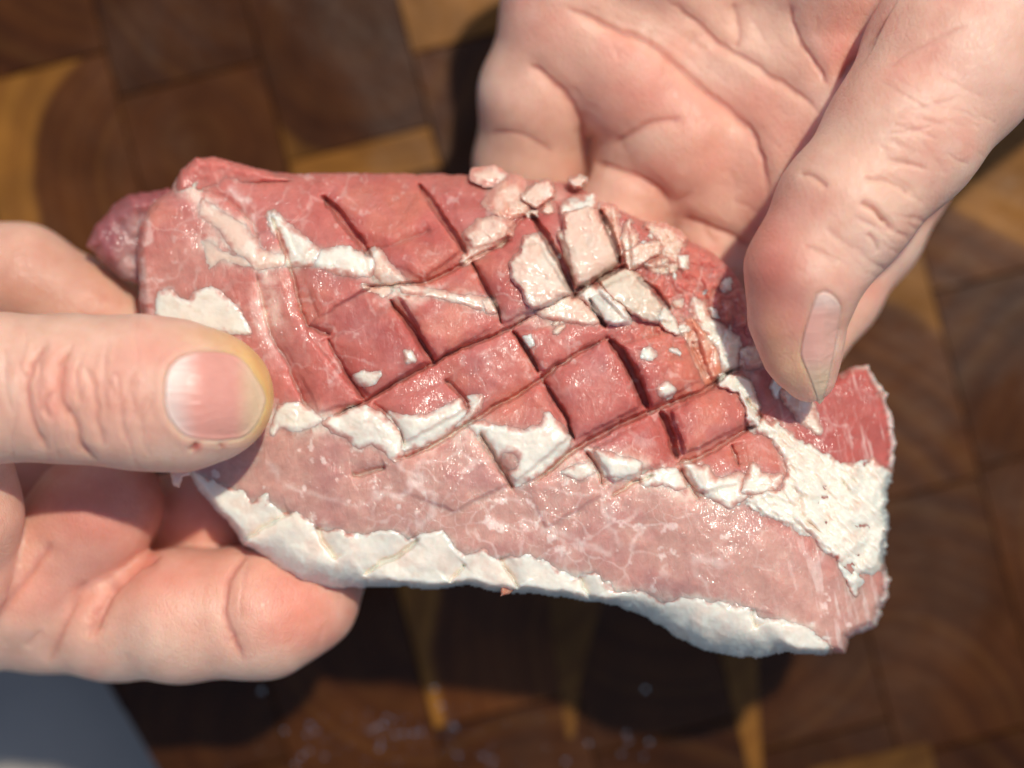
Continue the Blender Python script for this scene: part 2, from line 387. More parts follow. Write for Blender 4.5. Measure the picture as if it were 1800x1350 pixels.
# ------------------------------------------------------------------ solid built over an outline: top relief, rounded rim, closed underside
def solid(name, outline, ztop, thick, rimR, rimT, colour, mat, parent, step=2.0, ragged=(3, 18), rag2=None, seed=0):
    O = np.array(outline, float); m = 14
    us = np.arange(O[:, 0].min()-m, O[:, 0].max()+m, step); vs = np.arange(O[:, 1].min()-m, O[:, 1].max()+m, step)
    U, V = np.meshgrid(us, vs, indexing='ij')
    d = poly_sd(U, V, O)
    if ragged: d = d + fbm(U, V, ragged[1], 4, seed)*ragged[0]
    if rag2 is not None: d = d + rag2(U, V)
    gu, gv = np.gradient(d, step); g2 = gu*gu+gv*gv+1e-6
    ins = d > 0
    dil = ins.copy(); dil[1:] |= ins[:-1]; dil[:-1] |= ins[1:]; dd = dil.copy(); dd[:, 1:] |= dil[:, :-1]; dd[:, :-1] |= dil[:, 1:]
    out = dd & ~ins
    k = np.where(out, np.clip(-d/g2, 0, step*1.5), 0); U = U+gu*k; V = V+gv*k; d = np.where(out, 0, d)
    cell = dd[:-1, :-1] & dd[1:, :-1] & dd[1:, 1:] & dd[:-1, 1:]
    R = rimR(U, V) if callable(rimR) else rimR; T = rimT(U, V) if callable(rimT) else rimT
    t = 1-np.clip(d/R, 0, 1); rim = 1-np.sqrt(np.clip(1-t*t, 0, 1))
    zt = ztop(U, V)-T*rim
    tb = 1-np.clip(d/45, 0, 1); zb = ztop.base(U, V)-thick+(thick-np.minimum(T, thick)-.6)*(1-np.sqrt(np.clip(1-tb*tb, 0, 1)))
    zb = np.minimum(zb, zt-.25)
    idx = -np.ones(U.shape, np.int64); used = np.zeros(U.shape, bool)
    for a, b in ((0, 0), (1, 0), (1, 1), (0, 1)):
        used[a:U.shape[0]-1+a, b:U.shape[1]-1+b] |= cell
    idx[used] = np.arange(used.sum()); n = used.sum()
    X, Y, Z = W(U[used], V[used], zt[used]); X2, Y2, Z2 = W(U[used], V[used], zb[used])
    co = np.concatenate([np.stack([X, Y, Z], 1), np.stack([X2, Y2, Z2], 1)])
    a, b, c, e = idx[:-1, :-1][cell], idx[1:, :-1][cell], idx[1:, 1:][cell], idx[:-1, 1:][cell]
    top = np.stack([a, e, c, b], 1)             # v grows downwards in the picture
    bot = np.stack([a, b, c, e], 1)+n
    # walls on border edges
    E = np.concatenate([top[:, [i, (i+1) % 4]] for i in range(4)]); key = np.sort(E, 1); key = key[:, 0]*(2*n)+key[:, 1]
    _, inv, cnt = np.unique(key, return_inverse=True, return_counts=True); be = E[cnt[inv] == 1]
    wall = np.stack([be[:, 1], be[:, 0], be[:, 0]+n, be[:, 1]+n], 1)
    cols = colour(U[used], V[used]); cols = np.concatenate([cols, cols])
    return link(name, rawmesh(name, co, np.concatenate([top, bot, wall]), cols), mat, parent)

# ------------------------------------------------------------------ pork
def tps(pts):
    P = np.array(pts, float); xy = P[:, :2]/500; n = len(P)
    def K(a, b):
        r2 = ((a[..., None, :]-b)**2).sum(-1)+1e-9; return .5*r2*np.log(r2)
    A = np.zeros((n+3, n+3)); A[:n, :n] = K(xy, xy)+np.eye(n)*1e-3; A[:n, n] = 1; A[:n, n+1:] = xy; A[n, :n] = 1; A[n+1:, :n] = xy.T
    wts = np.linalg.solve(A, np.concatenate([P[:, 2], [0, 0, 0]]))
    def f(U, V):
        q = np.stack([U, V], -1)/500; r = np.zeros(U.shape)+wts[n]+q[..., 0]*wts[n+1]+q[..., 1]*wts[n+2]
        for i in range(n):
            r2 = ((q-xy[i])**2).sum(-1)+1e-9; r = r+wts[i]*.5*r2*np.log(r2)
        return r
    return f
base = tps([(250, 400, -6), (250, 520, -6), (330, 330, -7), (350, 500, -3.5), (380, 700, -4), (350, 850, -6), (500, 330, -6), (500, 450, -2), (500, 650, -1), (450, 940, -4),
            (700, 310, -9), (700, 400, -3), (700, 600, 0), (700, 800, 1), (650, 1000, -1), (900, 320, -9), (900, 420, -3), (900, 600, 0), (900, 800, 1.5), (950, 1020, 0),
            (1100, 380, -7), (1200, 430, -8), (1100, 560, -1.5), (1150, 750, 0), (1200, 950, 1.5), (1200, 1110, -1), (1300, 600, -6), (1300, 500, -9), (1350, 800, -2), (1400, 1000, 1), (1450, 1130, -1),
            (1450, 720, -6), (1560, 700, -10), (1560, 850, -9), (1500, 980, -2), (1560, 1000, -8), (1550, 1090, -9)])
CUTS = [   # polyline (photo pixels), width px, depth mm, lip mm (which side stands proud)
    ([(450, 480), (465, 540), (478, 590), (503, 633), (525, 685), (543, 722)], 5, 1.3, .5),
    ([(477, 380), (493, 420), (510, 470), (524, 520), (537, 565), (548, 580)], 5, 1.8, .5),
    ([(575, 592), (600, 640), (622, 675), (642, 704)], 5, 1.8, .4), ([(655, 706), (690, 737), (707, 765), (712, 790)], 4, 1.2, .3),
    ([(566, 344), (590, 370), (615, 402), (636, 428), (652, 450)], 16, 4.0, .7), ([(683, 527), (712, 560), (740, 598), (765, 640)], 8, 3.0, .5),
    ([(783, 667), (805, 690), (828, 718)], 7, 2.0, .3), ([(843, 757), (868, 800), (888, 835), (903, 862)], 7, 2.2, .4),
    ([(735, 322), (757, 352), (780, 386), (803, 420), (820, 448)], 12, 3.4, .6), ([(828, 458), (850, 500), (872, 535), (884, 572)], 7, 2.8, .4),
    ([(900, 578), (925, 615), (947, 657)], 8, 3.2, .4), ([(950, 660), (975, 700), (996, 735), (1009, 775)], 8, 3.2, .4), ([(1031, 794), (1050, 820), (1060, 853)], 6, 2.0, .3),
    ([(930, 375), (953, 405), (973, 440), (993, 473), (1008, 515)], 15, 4.0, .3), ([(1035, 525), (1050, 550), (1064, 575)], 9, 2.5, .4),
    ([(1068, 595), (1090, 618), (1108, 645), (1125, 680), (1138, 720)], 20, 4.2, .3), ([(1160, 722), (1175, 750), (1186, 790), (1190, 806)], 15, 3.8, .3), ([(1196, 823), (1210, 850), (1230, 880)], 6, 1.5, .3),
    ([(1053, 367), (1070, 400), (1083, 440), (1090, 465)], 11, 3.2, .4), ([(1120, 487), (1150, 510), (1180, 545)], 9, 2.6, .4), ([(1215, 600), (1225, 625), (1240, 665)], 5, 1.5, .4), ([(1286, 782), (1300, 820)], 5, 1.6, .3),
    ([(640, 503), (700, 500), (757, 493), (807, 467), (833, 452), (867, 436), (900, 424)], 5, 2.2, .5),
    ([(543, 571), (560, 580), (580, 590)], 6, 1.8, .4), ([(583, 732), (612, 718), (640, 707), (700, 670), (760, 640), (800, 617), (867, 590), (905, 572), (940, 553)], 6, 3.0, .5),
    ([(1005, 523), (1035, 498), (1067, 482), (1100, 466)], 10, 3.2, .4),
    ([(617, 837), (650, 830), (677, 820)], 6, 1.8, .5), ([(695, 808), (730, 797), (767, 780), (827, 743), (870, 715), (910, 693), (953, 665), (1000, 630), (1053, 602), (1075, 590)], 6, 2.7, .5),
    ([(941, 847), (975, 820), (1007, 794), (1064, 761), (1130, 728), (1170, 712), (1212, 695), (1245, 683), (1273, 660), (1302, 645)], 8, 3.6, .5),
    ([(1073, 872), (1095, 860), (1114, 847), (1150, 835)], 5, 2.0, .4), ([(1188, 816), (1220, 808), (1250, 794), (1275, 778), (1300, 762), (1330, 745)], 7, 2.6, .5),
    ([(640, 1010), (670, 990), (700, 977), (737, 947)], 8, 2.2, .5), ([(790, 1023), (805, 1005), (818, 992)], 4, 1.3, .3), ([(556, 927), (570, 955), (590, 985)], 6, 1.6, .7),
    ([(427, 951), (465, 925), (513, 900)], 5, 1.5, .7), ([(879, 982), (893, 1005), (912, 1034)], 5, 1.6, .5), ([(1019, 1014), (1030, 1035), (1044, 1056)], 5, 1.3, .6), ([(1324, 1070), (1322, 1085), (1330, 1104)], 4, 1.2, .5),
    ([(340, 330), (400, 350), (440, 390), (455, 420)], 4, .9, .4), ([(880, 440), (900, 400), (925, 378)], 6, 1.4, .3), ([(620, 440), (690, 430), (760, 405)], 4, .7, .4), ([(1310, 700), (1340, 735)], 5, 1.5, .4)]
CUTS = [(smoothline(c, 5), a, b, l) for c, a, b, l in CUTS]
def cutfield(U, V):
    wu = U+fbm(U, V, 14, 3, 71)*3.2; wv = V+fbm(U, V, 14, 3, 83)*3.2
    z = np.zeros(U.shape)
    for L, w_, dep, lip in CUTS:
        x0, y0 = L.min(0)-75; x1, y1 = L.max(0)+75
        m = (U > x0) & (U < x1) & (V > y0) & (V < y1)
        if not m.any(): continue
        d, s, p = line_d(wu[m], wv[m], L)
        wloc = w_*(.35+.65*np.sin(np.clip(p*1.12-.06, 0, 1)*math.pi)**.5)*.5
        end = sstep(0, .06, p)*sstep(1, .94, p)*.8+.2
        dep = dep*(.62+.08*(w_ > 8)); g = (1-sstep(wloc*.6, wloc+2.0, d))*dep*end
        sh = .75*np.exp(-(np.maximum(d-wloc, 0)/13)**1.2)*end
        lipz = np.sign(s)*lip*.6*np.exp(-np.maximum(d-wloc, 0)/17)*sstep(wloc, wloc+2.5, d)*end
        z[m] = np.where(-g < z[m], np.minimum(z[m], -g), z[m]) if False else z[m]-g-sh+lipz
    return np.maximum(z, -4.6)
BLOCKS = [([(835, 460), (945, 425), (1003, 515), (885, 570)], 1.3, (.008, .004)), ([(975, 352), (1050, 350), (1088, 462), (1012, 508)], 1.5, (-.008, .01)), ([(905, 585), (1040, 556), (1062, 588), (955, 655)], .7, (-.006, .010)),
    ([(960, 668), (1065, 600), (1102, 640), (1128, 715), (1012, 775)], 1.1, (.006, .006)), ([(1090, 605), (1210, 572), (1245, 662), (1148, 715)], 1.6, (-.012, .004)), ([(1178, 722), (1290, 665), (1332, 738), (1205, 800)], 1.5, (-.006, .010)),
    ([(660, 708), (790, 670), (822, 718), (715, 778)], .8, (.004, .010)), ([(700, 520), (840, 500), (880, 568), (768, 634)], 1.1, (-.010, .008)), ([(560, 600), (700, 540), (752, 635), (648, 698)], .9, (.008, .006)),
    ([(830, 745), (948, 672), (1003, 770), (905, 850)], .9, (.006, .004)), ([(1040, 790), (1150, 732), (1183, 806), (1080, 850)], .9, (-.008, .008)), ([(660, 450), (735, 335), (812, 440), (745, 492)], .8, (.010, .002)), ([(500, 400), (560, 345), (640, 445), (660, 500), (560, 560)], .7, (.010, .004)),
    ([(1200, 810), (1285, 785), (1300, 850), (1230, 868)], .8, (0, .012)), ([(1110, 480), (1150, 500), (1190, 570), (1095, 560), (1050, 510)], 1.0, (-.01, 0)), ([(1215, 560), (1290, 600), (1300, 640), (1250, 670)], 1.1, (-.01, .006)), ([(770, 340), (880, 370), (905, 415), (830, 440)], .7, (.01, .004)),
    ([(715, 785), (825, 752), (895, 850), (800, 900), (690, 860)], .6, (.005, .004)), ([(920, 850), (1030, 800), (1060, 870), (960, 930)], .5, (.004, .006)), ([(480, 430), (505, 500), (545, 590), (640, 705), (560, 725), (500, 610)], .6, (.008, 0)),
    ([(1100, 380), (1150, 400), (1180, 470), (1110, 470)], 1.0, (-.01, .01)), ([(1230, 480), (1290, 500), (1320, 580), (1250, 560)], .8, (-.01, 0))]
def blockfield(U, V):
    z = np.zeros(U.shape); wu = U+fbm(U, V, 14, 3, 71)*3.2; wv = V+fbm(U, V, 14, 3, 83)*3.2
    for P, h, (su, sv) in BLOCKS:
        P = np.array(P, float); c = P.mean(0); lo = P.min(0)-8; hi = P.max(0)+8
        m = (U > lo[0]) & (U < hi[0]) & (V > lo[1]) & (V < hi[1]); sd = poly_sd(wu[m], wv[m], P); t = np.clip(sd/20, 0, 1)
        z[m] += sstep(-1, 5, sd)*(h*.55+(su*(U[m]-c[0])+sv*(V[m]-c[1]))*1.0)+h*.45*(1-(1-t)**2)*(sd > 0)
    return z
def micro(U, V):
    nub = sstep(1060, 1180, U)*sstep(700, 560, V)+sstep(1000, 1060, U)*sstep(420, 380, V)
    return nub*np.abs(fbm(U, V, 20, 3, 33))*1.6+fbm(U, V, 60, 2, 3)*.55+fbm(U, V, 24, 2, 5)*.12+fbm(U, V, 9, 2, 9)*.03
# detail field of the top, on one lattice, then looked up
GS = 2.0; gu = np.arange(120, 1620, GS); gv = np.arange(250, 1200, GS); GU, GV = np.meshgrid(gu, gv, indexing='ij')
_det = np.maximum(cutfield(GU, GV), -3.4)+micro(GU, GV)+blockfield(GU, GV)*.9-.35; _bas = base(GU, GV)
def lookup(A, U, V):
    x = np.clip((U-120)/GS, 0, A.shape[0]-1.001); y = np.clip((V-250)/GS, 0, A.shape[1]-1.001)
    i, j = x.astype(int), y.astype(int); a, b = x-i, y-j
    return A[i, j]*(1-a)*(1-b)+A[i+1, j]*a*(1-b)+A[i, j+1]*(1-a)*b+A[i+1, j+1]*a*b
def meat_top(U, V): return lookup(_bas, U, V)+lookup(_det, U, V)
meat_top.base = lambda U, V: lookup(_bas, U, V)

OUT = [(245, 520), (240, 460), (243, 400), (262, 365), (300, 332), (318, 300), (345, 283), (400, 288), (450, 298), (520, 306), (600, 304), (700, 304), (790, 306), (850, 309), (900, 312),
       (950, 318), (1000, 322), (1030, 335), (1060, 358), (1110, 378), (1150, 396), (1200, 418), (1250, 440), (1285, 470), (1315, 520), (1335, 560), (1350, 610), (1368, 660), (1400, 690), (1440, 680), (1470, 658),
       (1500, 645), (1528, 641), (1540, 668), (1556, 690), (1566, 730), (1574, 780), (1570, 820), (1560, 855), (1556, 900), (1562, 930), (1552, 980), (1560, 1010), (1562, 1040), (1548, 1075), (1540, 1100), (1510, 1112), (1490, 1122),
       (1486, 1148), (1430, 1150), (1380, 1146), (1330, 1154), (1280, 1150), (1240, 1143), (1205, 1125), (1180, 1112), (1140, 1085), (1080, 1062), (1030, 1054), (960, 1044), (910, 1040), (870, 1036), (820, 1028), (770, 1034), (720, 1029),
       (640, 1031), (580, 1031), (530, 1022), (490, 1002), (462, 975), (430, 958), (412, 930), (380, 895), (350, 862), (335, 835), (300, 780), (260, 640)]
def sawtooth(U, V):
    return np.where(U > 1440, np.maximum(flaky(U, V, 16, 31, 9), -4)*sstep(1500, 1540, U)*(V < 1110), 0)
def rimR(U, V):
    return 16+55*sstep(1060, 1180, U)*sstep(1400, 1330, U)*(V > 950)+38*sstep(430, 500, U)*sstep(700, 600, U)*(V > 850)+60*sstep(420, 380, V)*sstep(240, 420, U)*sstep(1100, 900, U)
def rimT(U, V): return 4.5+4.5*(V > 900)+0*U
C_RED = lin(196, 116, 104); C_PALE = lin(203, 155, 140); C_DEEP = lin(178, 88, 80); C_VEIN = lin(238, 214, 202); C_ORANGE = lin(212, 136, 110); C_PURPLE = lin(180, 118, 116)
LOWLINE = smoothline([(330, 740), (470, 760), (560, 750), (700, 800), (830, 760), (920, 800), (1040, 820), (1180, 840), (1300, 880), (1420, 960), (1500, 1000)])
def mix(a, b, t): t = np.clip(t, 0, 1)[:, None]; return a*(1-t)+b*t
def blob(U, V, u, v, r, r2=None): return np.exp(-(((U-u)/r)**2+((V-v)/(r2 or r))**2))
def meat_colour(U, V):
    wu = U+fbm(U, V, 50, 3, 41)*22; wv = V+fbm(U, V, 50, 3, 43)*22
    d, s, p = line_d(wu, wv, LOWLINE)
    low = sstep(-30, 30, s)
    c = mix(np.tile(C_RED, (len(U), 1)), C_PALE, low)
    n = fbm(U, V, 120, 3, 51)
    c = mix(c, C_DEEP, (1-low)*sstep(0, .5, n)*.7); c = mix(c, C_ORANGE, (1-low)*sstep(.05, .5, fbm(U, V, 90, 3, 57))*.4)
    c = mix(c, C_PURPLE, sstep(.0, .5, fbm(U, V, 70, 3, 61))*.35)
    c = mix(c, C_PALE, .55*blob(U, V, 330, 470, 90)); c = mix(c, C_PALE, .35*blob(U, V, 480, 560, 60, 110))
    c = mix(c, C_DEEP, .8*sstep(1380, 1450, U)*sstep(860, 820, V)); c = mix(c, C_DEEP, .7*blob(U, V, 1130, 690, 40, 60)+.7*blob(U, V, 1180, 770, 30, 50)+.8*blob(U, V, 940, 380, 40, 16))
    # marbling of the lower muscle: a net of pale seams
    ku = wu+fbm(U, V, 26, 3, 46)*8; kv = wv+fbm(U, V, 26, 3, 47)*8
    f1, f2, a, b, _, _ = worley(ku, kv*1.15, 66, 7); net = (1-sstep(.02, .12, f2-f1))*sstep(-.6, 0, fbm(U, V, 34, 3, 23))
    net2 = 1-sstep(0, .12, np.subtract(*worley(wu+200, wv, 28, 17)[1::-1]))
    reg = low*sstep(600, 700, U)*sstep(1480, 1250, U)
    c = mix(c, C_VEIN, net*.38*reg*sstep(-.5, .1, fbm(U, V, 80, 2, 77))+net2*.35*reg*sstep(-.2, .4, fbm(U, V, 90, 2, 79)))
    reg2 = 1-low
    c = mix(c, C_VEIN, net*.22*reg2*sstep(-.1, .4, fbm(U, V, 70, 2, 87)))
    c = mix(c, C_VEIN, .8*sstep(.38, .6, fbm(U, V, 22, 4, 91))*(.35+.65*low))
    for L, w_, k in BANDS:
        d2, _, _ = line_d(U+fbm(U, V, 30, 3, 111)*16, V+fbm(U, V, 30, 3, 113)*16, smoothline(L)); c = mix(c, C_BAND, k*np.exp(-(d2/w_)**2)*sstep(-.6, .1, fbm(U, V, 18, 4, 117)))
    # fibres at the right end
    fb = fbm(U*4-V*.8, V*.6, 40, 3, 97); c = mix(c, C_VEIN, sstep(.15, .6, fb)*.45*sstep(1320, 1440, U))
    for (L, w_, k) in VEINS:
        d2, _, _ = line_d(wu, wv, L); c = mix(c, C_VEIN, .75*k*np.exp(-(d2/(w_*1.2))**2)*sstep(-.6, .1, fbm(U, V, 20, 2, 119)))
    # thin pale cut edge on the ragged rim at the right
    sd = poly_sd(U, V, OUT); c = mix(c, C_VEIN, .9*(1-sstep(2, 11, sd))*sstep(1480, 1530, U))
    return np.clip(c*(1+.10*fbm(U, V, 12, 3, 99)[:, None]), 0, 1)
C_BAND = lin(236, 204, 186)
BANDS = [([(322, 325), (365, 362), (420, 402), (455, 440), (510, 460), (560, 450), (620, 462), (680, 498), (720, 515)], 18, .95), ([(365, 420), (400, 440), (450, 455), (470, 500), (480, 560)], 20, .8),
         ([(720, 515), (790, 520), (860, 545), (950, 560), (1040, 560)], 10, .5), ([(480, 735), (540, 745), (600, 750), (690, 780), (760, 770), (850, 760), (930, 800), (1000, 800), (1070, 825), (1170, 845), (1250, 862), (1320, 860)], 24, .95),
         ([(350, 850), (430, 890), (520, 915), (620, 950), (720, 960), (860, 985), (1000, 1010), (1100, 1050), (1250, 1065), (1420, 1110)], 14, .8), ([(1150, 500), (1200, 560), (1260, 600), (1320, 660)], 12, .4), ([(860, 340), (930, 330), (980, 350)], 14, .4)]
VEINS = [(z1((680, 100), (690, 250), (680, 400), (700, 520)), 7, .6), (z1((1240, 330), (1240, 450), (1230, 600), (1280, 700)), 8, .45), (z1((1160, 0), (1220, 60), (1250, 150)), 4, .7), (z6((40, 180), (110, 250), (160, 300)), 5, .7),
         (z8((230, 220), (210, 330), (230, 450), (280, 520), (400, 550)), 5, .55), (z8((770, 560), (880, 600), (950, 540), (1000, 500), (910, 410)), 6, .8), (z8((950, 520), (1080, 600), (1070, 700), (990, 740)), 5, .7),
         (z8((450, 560), (560, 590), (680, 600), (800, 590)), 5, .5), (zr((0, 540), (40, 600), (60, 700), (200, 700), (300, 760), (440, 770)), 5, .6), (zr((800, 800), (870, 820), (930, 790)), 7, .7),
         (zr((1310, 880), (1340, 800), (1330, 740)), 5, .5), (zr((430, 560), (420, 660), (480, 740)), 5, .5), (z7((100, 660), (200, 700), (210, 740)), 5, .5), (zr((60, 20), (180, 110), (300, 90)), 3, .3)]

pork = tag(empty('pork_slab', (0, 0, LIFT/1000)), 'raw pork slab with criss-cross scored face, white fat seams and fat edge, held in both hands', 'raw meat')
pork.location = (0, 0, 0)
solid('lean_meat', OUT, meat_top, 13, rimR, rimT, meat_colour, MEAT, pork, 2.0, (4, 22), sawtooth, 1)

C_FAT = lin(244, 230, 214); C_FATP = lin(230, 196, 176); C_FATG = lin(220, 204, 184)
C_EDGE = lin(208, 142, 126)
def fatcol(c0, c1, amt=.5, sc_=30, seed=0):
    def f(U, V):
        c = mix(np.tile(c0, (len(U), 1)), c1, amt*sstep(-.1, .5, fbm(U, V, sc_, 3, seed+200)))
        return np.clip(c*(1+.05*fbm(U, V, 7, 2, seed+210)[:, None]), 0, .93)
    return f
def patch(name, P, proud=.5, edge=5, amp=4, nscale=16, relief=.3, rcell=22, c0=C_FAT, c1=C_FATP, mixamt=.5, seed=0, sink=.28, blend=5, grow=4.5, holes=(), label=None, clipout=False, stretch=0):
    P = np.array(P, float); edge = edge*1.5; proud = proud*.8; e = edge+2; m = e+amp+4
    us = np.arange(P[:, 0].min()-m, P[:, 0].max()+m, 2.0); vs = np.arange(P[:, 1].min()-m, P[:, 1].max()+m, 2.0)
    if len(us) > 3 and max(len(us), len(vs)) < 60: us = np.arange(us[0], us[-1], 1.3); vs = np.arange(vs[0], vs[-1], 1.3)
    U, V = np.meshgrid(us, vs, indexing='ij')
    sd = poly_sd(U, V, P)+fbm(U, V, nscale, 4, seed+300)*amp+grow
    for (hu, hv, hr) in holes: sd = np.minimum(sd, np.hypot(U-hu, V-hv)-hr+fbm(U, V, 12, 2, seed)*3)
    if clipout:
        so_ = poly_sd(U, V, OUT)+fbm(U, V, 22, 4, 1)*4+sawtooth(U, V); rr = rimR(U, V); t = 1-np.clip((so_+3.0)/rr, 0, 1)
        rimz = (rimT(U, V)+1.2)*(1-np.sqrt(np.clip(1-t*t, 0, 1)))
    else: so_ = None; rimz = 0
    prof = sstep(-edge, edge, sd)
    wu = U+fbm(U, V, 20, 3, seed+440)*9; wv = V+fbm(U, V, 20, 3, seed+450)*9
    rel = flaky(wu*(1-stretch*.4)+wv*stretch*.3, wv+wu*stretch*.2, rcell, seed+400, relief*.6, .5)+flaky(wu, wv, rcell*.5, seed+430, relief*.15, .5)+fbm(U, V, 22, 3, seed+410)*relief*.35
    rel0 = rel
    zt = meat_top(U, V)-sink+(sink+proud)*prof+rel*prof-rimz
    if stretch: rel = rel+prof*(np.abs(fbm((U+V)*.5, (U-V)*1.4, 30, 3, 461))*1.5-.35)
    zt = zt+(0 if not stretch else 1)*(rel-rel0)*1.0
    ok = sd > -edge*1.05
    if clipout: ok &= so_ > -3.0
    cell = ok[:-1, :-1] & ok[1:, :-1] & ok[1:, 1:] & ok[:-1, 1:]
    if cell.sum() < 4: return None
    zb = zt-1.6-(3.0 if clipout else 0)*0
    idx = -np.ones(U.shape, np.int64); used = np.zeros(U.shape, bool)
    for a, b in ((0, 0), (1, 0), (1, 1), (0, 1)): used[a:U.shape[0]-1+a, b:U.shape[1]-1+b] |= cell
    n = used.sum(); idx[used] = np.arange(n)
    A = np.stack(W(U[used], V[used], zt[used]), 1); B = np.stack(W(U[used], V[used], zb[used]), 1)
    a, b, c, e_ = idx[:-1, :-1][cell], idx[1:, :-1][cell], idx[1:, 1:][cell], idx[:-1, 1:][cell]
    top = np.stack([a, e_, c, b], 1); bot = np.stack([a, b, c, e_], 1)+n
    E = np.concatenate([top[:, [i, (i+1) % 4]] for i in range(4)]); key = np.sort(E, 1); key = key[:, 0]*(2*n)+key[:, 1]
    _, inv, cnt = np.unique(key, return_inverse=True, return_counts=True); be = E[cnt[inv] == 1]
    wall = np.stack([be[:, 1], be[:, 0], be[:, 0]+n, be[:, 1]+n], 1)
    cols = fatcol(c0, c1, mixamt, 26, seed)(U[used], V[used]); q = sd[used]+fbm(U[used], V[used], 14, 3, seed+5)*11
    cols = mix(cols, C_EDGE, .95*(1-sstep(-5, blend, q)))
    o = link(name, rawmesh(name, np.concatenate([A, B]), np.concatenate([top, bot, wall]), np.concatenate([cols, cols])), FAT, pork)
    if label: o['label'] = label
    return o

RIM = [(300, 815), (340, 836), (372, 850), (400, 862), (423, 868), (440, 893), (468, 868), (470, 886), (500, 906), (520, 902), (541, 916), (560, 934), (600, 937), (640, 947), (668, 934), (700, 941), (716, 956), (745, 944), (775, 936), (790, 958), (815, 984), (850, 974), (878, 990), (900, 982),
       (937, 979), (982, 1008), (1015, 1016), (1044, 1012), (1081, 1041), (1130, 1045), (1167, 1065), (1196, 1057), (1250, 1061), (1291, 1069), (1326, 1074), (1328, 1090), (1373, 1094), (1414, 1106), (1451, 1131), (1455, 1180), (1300, 1190), (1100, 1110), (900, 1075), (600, 1070), (420, 1000), (300, 860)]
patch('fat_cap', RIM, .4, 6, 8, 16, .5, 60, C_FAT, C_FATP, .35, 1, clipout=True)
SEAM = zr((960, 565), (1050, 530), (1150, 520), (1172, 470), (1190, 380), (1120, 290), (1020, 250), (1080, 222), (1160, 262), (1230, 310), (1280, 340), (1380, 400), (1460, 412), (1540, 400), (1640, 460), (1645, 600), (1640, 700), (1600, 800), (1530, 870), (1470, 970), (1440, 900), (1400, 790), (1340, 770), (1310, 720), (1220, 680), (1150, 640), (1060, 600))
patch('fat_seam', SEAM, .7, 5, 9, 18, 1.8, 34, C_FAT, C_FATP, .45, 2, clipout=True, stretch=.6, label='broad shaggy white fat seam at the right end')
